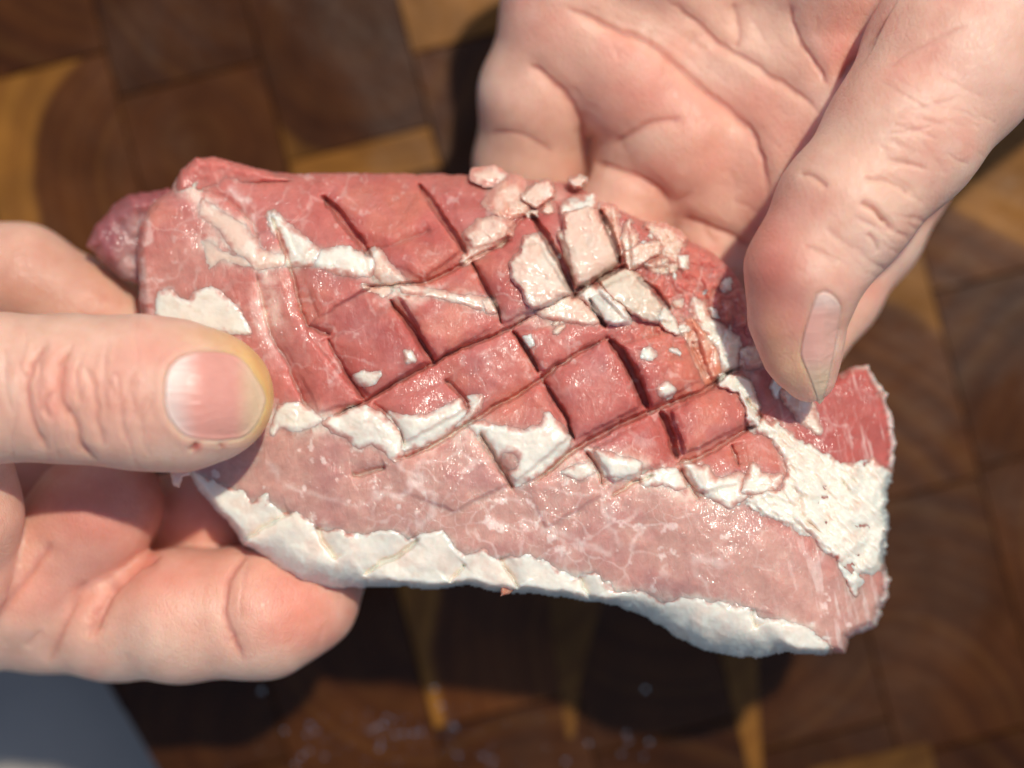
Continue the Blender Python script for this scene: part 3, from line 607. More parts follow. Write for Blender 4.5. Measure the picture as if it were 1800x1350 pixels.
F = [ # outline, proud, edge, relief, cell, colours, mix
    (z8((235, 250), (270, 100), (390, 90), (440, 130), (490, 170), (450, 205), (350, 230), (270, 200), (240, 260)), .3, 4, .35, 20, C_FAT, C_FATP, .3),
    (z8((515, 185), (600, 150), (660, 118), (730, 120), (800, 150), (870, 210), (920, 270), (915, 350), (885, 385), (840, 340), (760, 290), (690, 310), (640, 260), (560, 225)), .55, 5, .5, 24, C_FAT, C_FATP, .4),
    (z8((850, 140), (920, 165), (1050, 160), (1160, 110), (1225, 75), (1245, 130), (1210, 190), (1130, 260), (1000, 310), (920, 325), (925, 240), (880, 180)), .5, 4, .4, 22, C_FAT, C_FATP, .3),
    (z8((1290, 130), (1270, 60), (1340, 50), (1330, 110), (1230, 200), (1190, 210)), .3, 4, .2, 20, C_FAT, C_FATP, .3),
    (z8((1284, 200), (1350, 195), (1440, 225), (1560, 240), (1650, 215), (1690, 150), (1800, 265), (1790, 330), (1700, 410), (1600, 480), (1520, 512), (1470, 440), (1400, 340), (1340, 260)), .5, 5, .45, 28, C_FAT, C_FATP, .35),
    (zr((325, 338), (400, 365), (470, 380), (545, 400), (540, 465), (470, 450), (400, 448), (365, 400)), .55, 4, .4, 20, C_FAT, C_FATP, .3),
    (zr((215, 440), (270, 415), (330, 400), (350, 430), (290, 465)), .35, 4, .3, 16, C_FAT, C_FATP, .3),
    (zr((550, 468), (590, 440), (640, 432), (700, 436), (745, 500), (700, 505), (640, 480), (570, 488)), .5, 4, .4, 16, C_FAT, C_FATP, .3),
    (zr((735, 400), (790, 425), (830, 430), (850, 470), (900, 478), (970, 450), (980, 515), (990, 540), (930, 575), (860, 540), (800, 505), (760, 450)), .9, 5, .7, 18, C_FAT, C_FATP, .25),
    (zr((985, 520), (1005, 480), (1030, 418), (1060, 455), (1100, 465), (1145, 455), (1125, 490), (1080, 520)), 1.1, 4, .6, 14, C_FAT, C_FATP, .2),
    (z1((970, 5), (1050, 60), (1160, 130), (1225, 200), (1250, 255), (1370, 275), (1380, 310), (1300, 320), (1235, 335), (1180, 270), (1120, 240), (1050, 140), (960, 70)), .3, 7, .35, 18, C_FATP, C_FAT, .6),
    (z1((950, 190), (1010, 200), (1060, 240), (1180, 280), (1230, 330), (1150, 320), (1060, 300), (1010, 350), (970, 260)), .12, 9, .2, 18, C_FATP, C_ORANGE, .5),
    (z6((218, 288), (262, 300), (340, 375), (430, 448), (480, 492), (455, 548), (320, 550), (292, 430), (245, 370)), .6, 5, .7, 15, C_FAT, C_FATP, .6),
    (z6((465, 545), (500, 492), (570, 478), (650, 478), (700, 508), (765, 510), (785, 575), (740, 610), (640, 600), (560, 590)), .55, 5, .6, 18, C_FAT, C_FATP, .5),
    (z6((755, 480), (790, 480), (850, 560), (935, 655), (880, 665), (820, 640), (785, 600)), .55, 5, .4, 16, C_FATP, C_FAT, .6),
    (z6((700, 650), (850, 670), (880, 700), (820, 730), (730, 700)), .15, 8, .3, 16, C_FATP, C_ORANGE, .6),
    (z6((920, 665), (1050, 688), (1200, 718), (1395, 745), (1412, 800), (1360, 790), (1200, 742), (1050, 712), (930, 692)), .35, 3, .2, 12, C_FATP, C_FAT, .5),
    (z1((755, 620), (762, 450), (820, 445), (868, 490), (915, 492), (945, 450), (1012, 430), (1060, 455), (1100, 500), (1145, 535), (1195, 640)), .4, 4, .25, 40, C_FAT, C_FAT, .3),
    (z7((300, 490), (350, 440), (370, 360), (440, 350), (500, 420), (560, 560), (602, 632), (520, 690), (430, 720), (388, 695), (370, 640), (310, 560)), 1.4, 4, .8, 20, C_FATP, C_FAT, .5),
    (z7((585, 240), (680, 200), (740, 222), (780, 310), (822, 380), (845, 480), (780, 530), (690, 602), (650, 590), (600, 460), (558, 340), (590, 310)), 1.5, 4, .8, 24, C_FATP, C_FATG, .5),
    (z7((778, 195), (830, 200), (860, 300), (862, 440), (830, 400), (800, 280)), .8, 3, .4, 18, C_FATP, C_RED, .4),
    (z7((560, 212), (620, 170), (720, 148), (725, 180), (620, 206)), .9, 3, .4, 12, C_FAT, C_FATP, .4),
    (z7((650, 640), (700, 612), (770, 628), (830, 690), (880, 722), (912, 790), (850, 802), (790, 782), (722, 712)), 1.6, 5, .7, 16, C_FAT, C_FATP, .25),
    (z7((768, 580), (830, 550), (900, 530), (960, 560), (1000, 610), (1092, 722), (1070, 792), (1000, 782), (900, 712), (820, 652)), 1.3, 3, .15, 60, C_FATG, C_FATP, .5),
    (z7((430, 745), (560, 680), (680, 682), (750, 790), (700, 802), (560, 782), (460, 765)), .8, 3, .5, 16, C_FATP, C_FAT, .6),
    (z7((1060, 742), (1110, 728), (1152, 790), (1170, 850), (1120, 830), (1080, 792)), 1.3, 3, .4, 10, C_FAT, C_FATP, .2),
    (z7((900, 432), (980, 402), (1070, 388), (1088, 410), (1000, 472), (920, 522)), 1.2, 3, .6, 14, C_FATP, C_FAT, .5),
    (z7((888, 372), (910, 288), (952, 340), (950, 385), (902, 425)), .7, 3, .5, 14, C_FATP, C_FAT, .5),
    (z7((1028, 298), (1110, 308), (1170, 338), (1202, 372), (1180, 402), (1160, 470), (1120, 442), (1080, 352)), .9, 3, .7, 14, C_FATP, C_FAT, .6),
    (z7((1010, 500), (1080, 478), (1130, 500), (1130, 540), (1060, 532)), .4, 3, .6, 8, C_FATP, C_FAT, .6),
    (z7((1265, 688), (1300, 710), (1335, 790), (1420, 840), (1480, 890), (1502, 1000), (1470, 1050), (1420, 1060), (1395, 940), (1340, 870), (1290, 790), (1258, 730)), 1.1, 4, .8, 16, C_FAT, C_FATP, .5),
    (z7((1180, 832), (1240, 790), (1330, 830), (1400, 930), (1412, 1060), (1330, 1120), (1275, 1000), (1250, 900)), .5, 5, .3, 30, C_ORANGE, C_FATP, .8),
    (z7((1508, 950), (1600, 918), (1632, 1012), (1550, 1032), (1505, 1022)), .9, 3, .6, 12, C_FATP, C_FAT, .6),
    (z7((1400, 1082), (1500, 1088), (1552, 1130), (1592, 1250), (1590, 1335), (1558, 1335), (1538, 1220), (1500, 1160), (1400, 1130)), 1.3, 3, .5, 16, C_FAT, C_FATP, .4),
    (z7((60, 342), (130, 270), (200, 258), (302, 280), (290, 322), (230, 382), (170, 410), (100, 462), (48, 482), (80, 400)), 1.0, 4, .9, 16, C_FATP, C_FAT, .6),
    (z7((180, 180), (260, 60), (330, 60), (342, 120), (312, 170), (372, 180), (360, 212), (300, 242), (210, 212)), .9, 4, .7, 16, C_FATP, C_ORANGE, .6),
    (z7((358, 142), (430, 80), (480, 58), (512, 100), (500, 132), (430, 182), (390, 162)), 1.3, 3, .8, 12, C_FATP, C_FAT, .6),
    (z7((110, 22), (200, 8), (250, 40), (170, 52)), .5, 4, .4, 12, C_FATP, C_FAT, .6),
    (z7((615, 55), (650, 38), (676, 50), (660, 75), (630, 78)), 1.6, 3, .3, 10, C_FATP, C_FAT, .4),
    (zr((1140, 82), (1200, 90), (1280, 150), (1312, 262), (1240, 212), (1180, 142)), .9, 4, .7, 14, C_FATP, C_FAT, .6),
    (z5((490, 930), (515, 980), (495, 1030), (480, 990)), .9, 3, .3, 10, C_FAT, C_FATP, .3),
    (z7((365, 880), (395, 870), (415, 915), (385, 935)), .3, 4, .2, 10, C_FAT, C_FATP, .3), (z7((985, 955), (1020, 930), (1055, 970), (1030, 995), (990, 985)), .3, 4, .2, 10, C_FAT, C_FATP, .3),
    (z7((1075, 1150), (1120, 1125), (1150, 1160), (1120, 1195), (1085, 1185)), .4, 5, .2, 10, C_FAT, C_FATP, .3), (z6((935, 1015), (960, 1020), (985, 1060), (950, 1065)), .4, 3, .2, 10, C_FAT, C_FATP, .2),
    (z6((665, 1150), (720, 1130), (800, 1135), (770, 1180), (700, 1185)), .4, 5, .3, 12, C_FAT, C_FATP, .4), (z7((1155, 700), (1190, 685), (1180, 715)), .4, 3, .2, 8, C_FATP, C_FAT, .4),
    (z6((1350, 750), (1400, 740), (1412, 800), (1370, 805)), .6, 3, .3, 8, C_FATP, C_FAT, .4),
    (z1((1290, 70), (1310, 65), (1330, 110), (1300, 120)), .4, 3, .2, 8, C_FAT, C_FATP, .2)]
for i, (P, pr, ed, rl, rc, ca, cb, mx_) in enumerate(F):
    patch('fat_piece', P, pr*(1.5 if pr >= 1.2 else 1), ed*(.8 if pr >= 1.2 else 1.5), 4.2, 11, rl, rc, ca, cb, mx_, 10+i*3, blend=(6 if pr >= 1.2 else 10), holes=((895, 812, 17),) if i == 4 else ())
frnd = random.Random(8); k = 0
while k < 30:
    u, v = frnd.gauss(1150, 100), frnd.gauss(440, 70)
    if poly_sd(np.array([u]), np.array([v]), OUT)[0] < 14 or u > 1330: continue
    k += 1; a = frnd.uniform(0, 3.1); la = frnd.uniform(5, 15); lb = la*frnd.uniform(.4, .8); P = []
    for q in range(8):
        t = q/8*2*math.pi; r_ = frnd.uniform(.65, 1.2); x, y = la*r_*math.cos(t), lb*r_*math.sin(t); P.append((u+x*math.cos(a)-y*math.sin(a), v+x*math.sin(a)+y*math.cos(a)))
    patch('fat_crumb', P, frnd.uniform(.3, .9), 3, 2, 7, .4, 12, *frnd.choice([(C_FAT, C_FATP), (C_FATP, C_FAT), (C_FATP, C_RED)]), .4, 300+k, blend=4, grow=0)
# curled end behind the left thumb and two little shreds
def flat(zz, tilt=0):
    f = lambda U, V: zz+fbm(U, V, 40, 3, 500)*1.2+tilt*(U-200)*.02
    f.base = lambda U, V: zz+0*U
    return f
o = solid('curled_end', [(152, 432), (165, 400), (200, 360), (225, 342), (262, 338), (300, 330), (300, 420), (290, 500), (240, 500), (215, 490), (180, 462)], flat(-13), 6, 28, 3, lambda U, V: mix(np.tile(lin(150, 84, 84), (len(U), 1)), C_VEIN, .4*blob(U, V, 225, 470, 20, 35)+.3*blob(U, V, 240, 400, 25)), MEAT, pork, 2.5, (4, 18), None, 5)  # curled end tinted darker: the shade on it is put into the colour
o['label'] = 'thin flap of lean, coloured dark for shade, curling back behind the left end'
o = solid('top_flap', [(318, 300), (345, 278), (375, 276), (430, 290), (480, 303), (520, 318), (440, 330), (360, 340), (300, 345)], flat(-9, .3), 5, 14, 3, lambda U, V: np.tile(C_RED, (len(U), 1)), MEAT, pork, 2.5, (3, 14), None, 6)
solid('meat_shred', [(880, 1030), (900, 1020), (908, 1035), (895, 1045), (880, 1048)], flat(-2), 1.5, 6, .7, lambda U, V: np.tile(C_ORANGE, (len(U), 1)), MEAT, pork, 1.5, (2, 8), None, 7)
solid('meat_shred', [(298, 815), (340, 815), (335, 836), (322, 838), (315, 858), (305, 855), (300, 838)], flat(-7), 1.5, 6, .7, lambda U, V: np.tile(C_FATP, (len(U), 1)), FAT, pork, 1.5, (2, 8), None, 8)

# ------------------------------------------------------------------ hands: smooth union of tapered limbs, one continuous skin
def smin(a, b, k):
    h = np.clip(.5+.5*(b-a)/k, 0, 1); return b*(1-h)+a*h-k*h*(1-h)
def surface_nets(f, org, h):
    s = f < 0; nx, ny, nz = f.shape
    cs = sum(s[a:nx-1+a, b:ny-1+b, c:nz-1+c].astype(np.int8) for a in (0, 1) for b in (0, 1) for c in (0, 1))
    act = (cs > 0) & (cs < 8); I = np.argwhere(act); idx = -np.ones(act.shape, np.int64); idx[act] = np.arange(len(I))
    acc = np.zeros((len(I), 3)); cnt = np.zeros(len(I))
    cor = [(a, b, c) for a in (0, 1) for b in (0, 1) for c in (0, 1)]
    vals = {c: f[I[:, 0]+c[0], I[:, 1]+c[1], I[:, 2]+c[2]] for c in cor}
    for c in cor:
        for ax in range(3):
            if c[ax]: continue
            d = list(c); d[ax] = 1; d = tuple(d); va, vb = vals[c], vals[d]; m = (va < 0) != (vb < 0)
            t = va[m]/(va[m]-vb[m]); p = np.tile(np.array(c, float), (m.sum(), 1)); p[:, ax] = t; acc[m] += p; cnt[m] += 1
    V = org+(I+acc/cnt[:, None])*h
    Q = []
    for ax in range(3):
        a1, a2 = (ax+1) % 3, (ax+2) % 3
        sl0 = [slice(None)]*3; sl1 = [slice(None)]*3; sl0[ax] = slice(0, -1); sl1[ax] = slice(1, None)
        A, B = s[tuple(sl0)], s[tuple(sl1)]; ch = np.argwhere(A != B)
        ok = (ch[:, a1] > 0) & (ch[:, a2] > 0) & (ch[:, a1] < f.shape[a1]-1) & (ch[:, a2] < f.shape[a2]-1); ch = ch[ok]
        ins = A[ch[:, 0], ch[:, 1], ch[:, 2]]
        def g(d1, d2): q = ch.copy(); q[:, a1] += d1; q[:, a2] += d2; return idx[q[:, 0], q[:, 1], q[:, 2]]
        q = np.stack([g(-1, -1), g(0, -1), g(0, 0), g(-1, 0)], 1)
        q[~ins] = q[~ins][:, ::-1]; Q.append(q)
    return V, np.concatenate(Q)
def hand_field(chains, box, h=.5, k=1.2, kin=2.5):
    (u0, u1), (v0, v1), (zl, zh) = box
    xs = np.arange((u0-900)*S*1.1, (u1-900)*S*1.1, h, dtype=np.float32) if False else None
    x0 = min(W(u0, 0, zl)[0], W(u0, 0, zh)[0])*1000; x1 = max(W(u1, 0, zl)[0], W(u1, 0, zh)[0])*1000
    y0 = min(W(0, v1, zl)[1], W(0, v1, zh)[1])*1000; y1 = max(W(0, v0, zl)[1], W(0, v0, zh)[1])*1000
    xs = np.arange(x0, x1, h, dtype=np.float32); ys = np.arange(y0, y1, h, dtype=np.float32); zs = np.arange(zl, zh, h, dtype=np.float32)
    F_ = np.full((len(xs), len(ys), len(zs)), 50, np.float32)
    for ch in chains:
        pts = ch['p']; kk = ch.get('k', k); sz = ch.get('sz', 1.0)
        P = []
        for (u, v, z, r) in pts:
            x, y, _ = W(u, v, z); P.append((x*1000, y*1000, z, r*S*(D-z)/D))
        P = np.array(P); rm = P[:, 3].max()+kk+3
        lo = P[:, :3].min(0)-rm; hi = P[:, :3].max(0)+rm
        sl = tuple(slice(max(0, np.searchsorted(a, l)), np.searchsorted(a, q)) for a, l, q in zip((xs, ys, zs), lo, hi))
        X, Y, Z = np.meshgrid(xs[sl[0]], ys[sl[1]], zs[sl[2]], indexing='ij', sparse=True)
        g = None
        segs = [(P[i], P[i+1]) for i in range(len(P)-1)] or [(P[0], P[0]+np.array([.01, 0, 0, 0]))]
        for a, b in segs:
            e = b[:3]-a[:3]; L = float(e@e)
            t = np.clip(((X-a[0])*e[0]+(Y-a[1])*e[1]+(Z-a[2])*e[2])/L, 0, 1)
            d = np.sqrt((X-a[0]-t*e[0])**2+(Y-a[1]-t*e[1])**2+((Z-a[2]-t*e[2])/sz)**2)-(a[3]+(b[3]-a[3])*t)
            g = d if g is None else smin(g, d, ch.get('kin', kin))
        F_[sl] = smin(F_[sl], g.astype(np.float32), kk)
    return F_, np.array([xs[0], ys[0], zs[0]]), h
def make_hand(chains, box, creases, colfn, ridges=(), h=.5):
    f, org, h = hand_field(chains, box, h)
    V, Q = surface_nets(f, org, h)
    creases = [(L, w_*(1.2 if zr_[1] < 0 or zr_[1] == 5 else .85), dep*(1.25 if zr_[1] <= 5 else 1.6), zr_) for L, w_, dep, zr_ in creases]
    me = rawmesh('skin_tmp', V/1000+np.array([0, 0, LIFT/1000]), Q)
    o = bpy.data.objects.new('tmp', me); sc.collection.objects.link(o)
    sm = o.modifiers.new('s', 'SMOOTH'); sm.factor = .5; sm.iterations = 3
    ss = o.modifiers.new('u', 'SUBSURF'); ss.levels = 1; ss.render_levels = 1
    dg = bpy.context.evaluated_depsgraph_get(); m2 = bpy.data.meshes.new_from_object(o.evaluated_get(dg))
    bpy.data.objects.remove(o); bpy.data.meshes.remove(me)
    n = len(m2.vertices); co = np.empty(n*3, np.float32); m2.vertices.foreach_get('co', co); co = co.reshape(-1, 3).astype(float)
    no = np.empty(n*3, np.float32); m2.vertex_normals.foreach_get('vector', no); no = no.reshape(-1, 3).astype(float)
    z = co[:, 2]*1000-LIFT; kk = (D-z)/D*S/1000; U = co[:, 0]/kk+900; Vv = 675-co[:, 1]/kk
    up = sstep(.0, .45, no[:, 2]); disp = fbm(co[:, 0]*1000, co[:, 1]*1000, 9, 3, 700, co[:, 2]*1000)*.22
    wu = U+fbm(U, Vv, 40, 3, 710)*6; wv = Vv+fbm(U, Vv, 40, 3, 715)*6
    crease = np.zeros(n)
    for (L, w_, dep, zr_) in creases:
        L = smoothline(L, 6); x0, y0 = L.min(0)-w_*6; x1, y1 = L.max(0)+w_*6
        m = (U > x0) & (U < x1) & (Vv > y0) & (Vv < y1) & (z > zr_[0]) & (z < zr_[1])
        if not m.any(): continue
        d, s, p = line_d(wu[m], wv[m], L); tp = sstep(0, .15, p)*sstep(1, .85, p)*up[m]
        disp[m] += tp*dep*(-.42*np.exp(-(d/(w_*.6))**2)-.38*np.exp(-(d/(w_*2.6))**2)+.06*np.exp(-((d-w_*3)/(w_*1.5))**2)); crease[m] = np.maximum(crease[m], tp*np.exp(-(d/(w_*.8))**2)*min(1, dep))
    for fn in ridges: disp = disp+fn(U, Vv, z, up)
    co += no*(disp/1000)[:, None]; m2.vertices.foreach_set('co', co.astype(np.float32).ravel()); m2.update()
    m2.polygons.foreach_set('use_smooth', [True]*len(m2.polygons))
    setcol(m2, colfn(U, Vv, z, crease, no)); m2.name = 'skin'
    return m2
SK = lin(225, 182, 160); SKP = lin(230, 194, 170); SKR = lin(222, 148, 130); SKY = lin(224, 180, 116); SKW = lin(234, 204, 184); SKD = lin(200, 112, 96)
def skin_col(blobs):
    def f(U, V, z, crease, no):
        c = np.tile(SK, (len(U), 1)); n = fbm(U, V, 90, 4, 800, z*6)
        c = mix(c, SKR, sstep(-.05, .6, n)*.45); c = mix(c, SKW, sstep(.1, .6, fbm(U, V, 60, 3, 820, z*6))*.4)
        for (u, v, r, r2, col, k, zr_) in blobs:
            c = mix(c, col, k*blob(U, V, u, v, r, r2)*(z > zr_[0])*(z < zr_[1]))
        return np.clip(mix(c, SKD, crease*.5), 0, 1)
    return f
ANY = (-90, 60)
def nail_field(P, tip, U, V): return poly_sd(U, V, P)
# ---- left hand
NAILL = smoothline(z1((790, 850), (785, 960), (800, 1040), (850, 1110), (900, 1145), (1000, 1160), (1100, 1158), (1180, 1140), (1240, 1075), (1278, 980), (1270, 920), (1230, 850), (1190, 790), (1130, 745), (1040, 728), (940, 730), (860, 755), (810, 800)), 3)
def nail_skin(P, tipu, tipv, zr_, amt=1.0):
    def f(U, V, z, up):
        m = (z > zr_[0]) & (z < zr_[1]) & (np.abs(U-P[:, 0].mean()) < 200) & (np.abs(V-P[:, 1].mean()) < 200)
        o = np.zeros(U.shape)
        sd = poly_sd(U[m], V[m], P); o[m] = amt*(-.5*sstep(-2, 5, sd)+.14*np.exp(-((sd+9)/8)**2))*up[m]; return o
    return f
LH = [dict(p=[(-330, 760, -6, 190), (-140, 700, 4, 140), (0, 681, 8, 124), (120, 683, 9, 124), (250, 690, 9, 128), (330, 697, 8.5, 122), (378, 697, 7, 105)], kin=3, sz=.86, k=2),
      dict(p=[(-330, 520, -24, 110), (-100, 468, -22, 88), (40, 486, -22, 88), (150, 545, -23, 84), (250, 590, -24, 66)], k=1.5),
      dict(p=[(-320, 1080, -30, 130), (-120, 1110, -24, 110), (50, 1030, -20, 108), (165, 905, -17, 106), (190, 880, -18, 96)], k=1.2),
      dict(p=[(180, 960, -36, 90), (380, 905, -27, 96), (540, 890, -28, 84)], k=.8),
      dict(p=[(-330, 1040, -34, 150), (-60, 1065, -26, 96), (70, 1080, -24, 96), (200, 1090, -20, 100), (318, 1082, -16, 116)], k=1.5, kin=3), dict(p=[(318, 1082, -16, 116), (460, 1075, -15, 112), (528, 1045, -17, 98), (560, 1000, -19, 84)], k=1.5, kin=3),
      dict(p=[(-80, 760, -2, 92), (-62, 900, -6, 96), (-66, 1020, -12, 90), (-80, 1100, -20, 80)], k=.7),
      dict(p=[(-330, 800, -22, 190), (-200, 920, -30, 150)], k=6), dict(p=[(-80, 840, -30, 90), (60, 860, -34, 90), (160, 880, -34, 80)], k=2)]
LCR = [(z1((250, 670), (150, 800), (130, 950), (160, 1100), (245, 1235)), 7, .6, (2, 40)), (z1((345, 670), (300, 800), (288, 970), (350, 1070), (385, 1180), (490, 1265)), 7, .8, (2, 40)),
       (z1((420, 780), (460, 950), (470, 1080), (510, 1200)), 4, .45, (2, 40)), (z1((240, 920), (212, 1000), (240, 1070)), 3, .4, (2, 40)), (z1((560, 800), (570, 950), (600, 1180)), 3, .18, (2, 40)),
       (z1((30, 700), (20, 850), (60, 1050)), 4, .2, (2, 40)), (z1((660, 860), (640, 950), (680, 1080)), 3, .12, (2, 40)), (z1((200, 740), (180, 900), (200, 1050)), 2.5, .22, (2, 40)), (z1((390, 760), (370, 900), (400, 1000)), 2.5, .25, (2, 40)),
       (z2((1215, 500), (1120, 590), (1075, 720), (1090, 850), (1145, 990), (1185, 1060)), 9, .75, (-40, 2)), (z2((1190, 530), (1165, 680), (1150, 860)), 2.5, .15, (-40, 2)),
       (z2((790, 510), (690, 570), (600, 640), (500, 760), (430, 950)), 9, 1.0, (-40, 2)), (z2((420, 640), (300, 880), (230, 1080)), 11, .6, (-40, 2)), (z2((260, 460), (110, 680), (-20, 860)), 12, .6, (-40, 2)), (z2((560, 640), (460, 800), (410, 960)), 8, .6, (-40, 2)), (z2((200, 900), (120, 980)), 6, .2, (-40, 2)),
       (z1((940, 1165), (930, 1190), (905, 1210)), 2.5, .5, (0, 40)), (z1((1050, 1170), (1060, 1185)), 2, .3, (0, 40))]
LBL = [(440, 650, 54, 100, SKY, .9, (-2, 40)), (478, 700, 44, 100, SKY, 1.0, (-2, 40)), (380, 590, 60, 24, SKY, .4, (-2, 40)), (400, 800, 80, 22, SKW, .5, (-2, 40)), (345, 784, 9, 9, lin(170, 30, 26), .8, (0, 40)), (390, 782, 5, 4, lin(170, 40, 30), .6, (0, 40)),
       (200, 690, 60, 90, SKR, .35, (-2, 40)), (90, 700, 60, 80, SKR, .25, (-2, 40)), (270, 620, 60, 30, SKR, .5, (-2, 40)), (30, 590, 120, 30, SKP, .5, (-2, 40)),
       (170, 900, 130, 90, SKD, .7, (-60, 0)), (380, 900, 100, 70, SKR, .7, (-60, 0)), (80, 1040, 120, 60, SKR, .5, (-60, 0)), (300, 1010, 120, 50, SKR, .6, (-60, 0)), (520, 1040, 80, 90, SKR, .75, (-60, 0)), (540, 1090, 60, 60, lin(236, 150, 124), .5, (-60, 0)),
       (270, 1150, 160, 40, SKP, .7, (-60, 0)), (480, 1170, 90, 26, SKP, .6, (-60, 0)), (80, 480, 160, 80, lin(190, 132, 108), .6, (-60, 0)), (250, 1100, 30, 30, SKW, .4, (-60, 0))]  # brown blob on the index finger paints the shade lying over it
lhand = tag(empty('hand', tuple(W(-300, 800, -20))), 'hand at the left, its thumb lying flat across the meat, fingers curled beneath', 'hand', 'hands holding the pork slab')
crn = random.Random(4)
for _ in range(34):
    u0, v0, h_ = crn.uniform(10, 265), crn.gauss(700, 50), crn.uniform(18, 75); b_ = crn.uniform(4, 16)
    LCR.append(([(u0+b_+crn.gauss(0, 3), v0-h_), (u0+crn.gauss(0, 3), v0-h_*.3), (u0+crn.gauss(0, 3), v0+h_*.4), (u0+b_, v0+h_)], crn.uniform(1.8, 3.2), crn.uniform(.06, .17), (2, 40)))
for _ in range(24):
    u0, v0 = crn.uniform(0, 600), crn.uniform(960, 1180); a_ = crn.gauss(1.2, .35); l_ = crn.uniform(14, 50)
    LCR.append(([(u0, v0), (u0-l_*math.cos(a_)*.5+crn.gauss(0, 3), v0+l_*math.sin(a_)*.5), (u0-l_*math.cos(a_), v0+l_*math.sin(a_))], crn.uniform(2, 4), crn.uniform(.03, .09), (-40, 2)))
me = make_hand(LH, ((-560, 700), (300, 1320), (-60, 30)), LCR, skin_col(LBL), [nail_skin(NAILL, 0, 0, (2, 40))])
def attach(name, me, mat, root):
    o = link(name, me, mat, root); o.matrix_parent_inverse = root.matrix_world.inverted() if False else __import__('mathutils').Matrix.Translation(-root.location); return o
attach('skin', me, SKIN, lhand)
def nail(me_skin, P, root, colfn, rise=.45, step=1.5, tuck=.28, dome=.2, smooth=14):
    vs = [v.co for v in me_skin.vertices] if False else None
    bv = BVHTree.FromPolygons([v.co[:] for v in me_skin.vertices], [p.vertices[:] for p in me_skin.polygons])
    us = np.arange(P[:, 0].min()-4, P[:, 0].max()+4, step); vv = np.arange(P[:, 1].min()-4, P[:, 1].max()+4, step)
    U, V = np.meshgrid(us, vv, indexing='ij'); sd = poly_sd(U, V, P); Z = np.full(U.shape, np.nan)
    org = Vector((0, 0, (D+LIFT)/1000))
    for i in range(U.shape[0]):
        for j in range(U.shape[1]):
            if sd[i, j] > -6:
                x, y, z = W(U[i, j], V[i, j], 0); dr = (Vector((x, y, z))-org).normalized(); h_ = bv.ray_cast(org, dr)
                if h_[0]: Z[i, j] = h_[0].z*1000-LIFT
    Z = np.where(np.isnan(Z), np.nanmin(Z), Z)
    for _ in range(smooth):
        Zp = np.pad(Z, 1, mode='edge'); Z = (Zp[2:, 1:-1]+Zp[:-2, 1:-1]+Zp[1:-1, 2:]+Zp[1:-1, :-2])/4
    Z = Z-tuck+(rise+tuck)*sstep(-1, 5, sd)+dome*np.clip(sd/40, 0, 1)
    ok = sd > -2.0; cell = ok[:-1, :-1] & ok[1:, :-1] & ok[1:, 1:] & ok[:-1, 1:]
    idx = -np.ones(U.shape, np.int64); used = np.zeros(U.shape, bool)
    for a, b in ((0, 0), (1, 0), (1, 1), (0, 1)): used[a:U.shape[0]-1+a, b:U.shape[1]-1+b] |= cell
    n = used.sum(); idx[used] = np.arange(n)
    A = np.stack(W(U[used], V[used], Z[used]), 1); B = np.stack(W(U[used], V[used], Z[used]-.45), 1)
    a, b, c, e_ = idx[:-1, :-1][cell], idx[1:, :-1][cell], idx[1:, 1:][cell], idx[:-1, 1:][cell]
    top = np.stack([a, e_, c, b], 1); bot = np.stack([a, b, c, e_], 1)+n
    E = np.concatenate([top[:, [i, (i+1) % 4]] for i in range(4)]); key = np.sort(E, 1); key = key[:, 0]*(2*n)+key[:, 1]
    _, inv, cnt = np.unique(key, return_inverse=True, return_counts=True); be = E[cnt[inv] == 1]
    wall = np.stack([be[:, 1], be[:, 0], be[:, 0]+n, be[:, 1]+n], 1); cols = colfn(U[used], V[used])
    return attach('thumbnail', rawmesh('thumbnail', np.concatenate([A, B]), np.concatenate([top, bot, wall]), np.concatenate([cols, cols])), NAIL, root)
def lnailcol(U, V):
    c = np.tile(lin(226, 156, 140), (len(U), 1)); c = mix(c, lin(236, 208, 196), .8*(1-sstep(300, 350, U-(V-700)**2*.002)))
    c = mix(c, lin(228, 194, 156), sstep(405, 450, U)*.8); return c
nail(me, NAILL, lhand, lnailcol)

# ---- right hand
RH = [dict(p=[(1000, -120, -20, 120), (990, 60, -24, 104), (945, 165, -27, 98), (930, 290, -33, 92), (950, 400, -42, 82)], k=1.6, kin=3),
      dict(p=[(1150, 120, -34, 120), (1112, 340, -26, 70), (1088, 396, -27.5, 84), (1080, 480, -40, 76)], k=.4), dict(p=[(1300, 250, -38, 110), (1245, 466, -28, 78), (1215, 560, -38, 76)], k=.4),
      dict(p=[(1000, 20, -23, 105), (1110, 130, -23, 108), (1200, 240, -24, 112), (1280, 350, -27, 100), (1340, 440, -30, 84)], k=3, kin=3),
      dict(p=[(1140, -140, -20, 170), (1220, 30, -26, 120), (1320, 130, -25, 120), (1400, 280, -22, 116), (1430, 420, -24, 96)], k=4, kin=3),
      dict(p=[(1350, -160, -22, 190), (1420, 40, -24, 130), (1490, 200, -17, 110)], k=5),
      dict(p=[(1560, -260, -18, 220), (1500, -60, -14, 130), (1490, 70, -15, 90)], k=5),
      dict(p=[(1640, 220, -24, 96), (1525, 412, -25, 90), (1470, 520, -23, 72), (1432, 600, -20, 58)], k=1.5),
      dict(p=[(1040, 200, -32, 60), (1060, 290, -36, 60)], k=1.5),
      dict(p=[(2000, -300, -10, 260), (1790, -60, -6, 190), (1675, 105, -1, 152), (1590, 235, 2, 132), (1482, 370, 5, 115), (1415, 478, 6, 99), (1402, 560, 4.5, 77), (1412, 625, 3, 60), (1426, 668, 2, 38)], k=2.5, kin=3)]
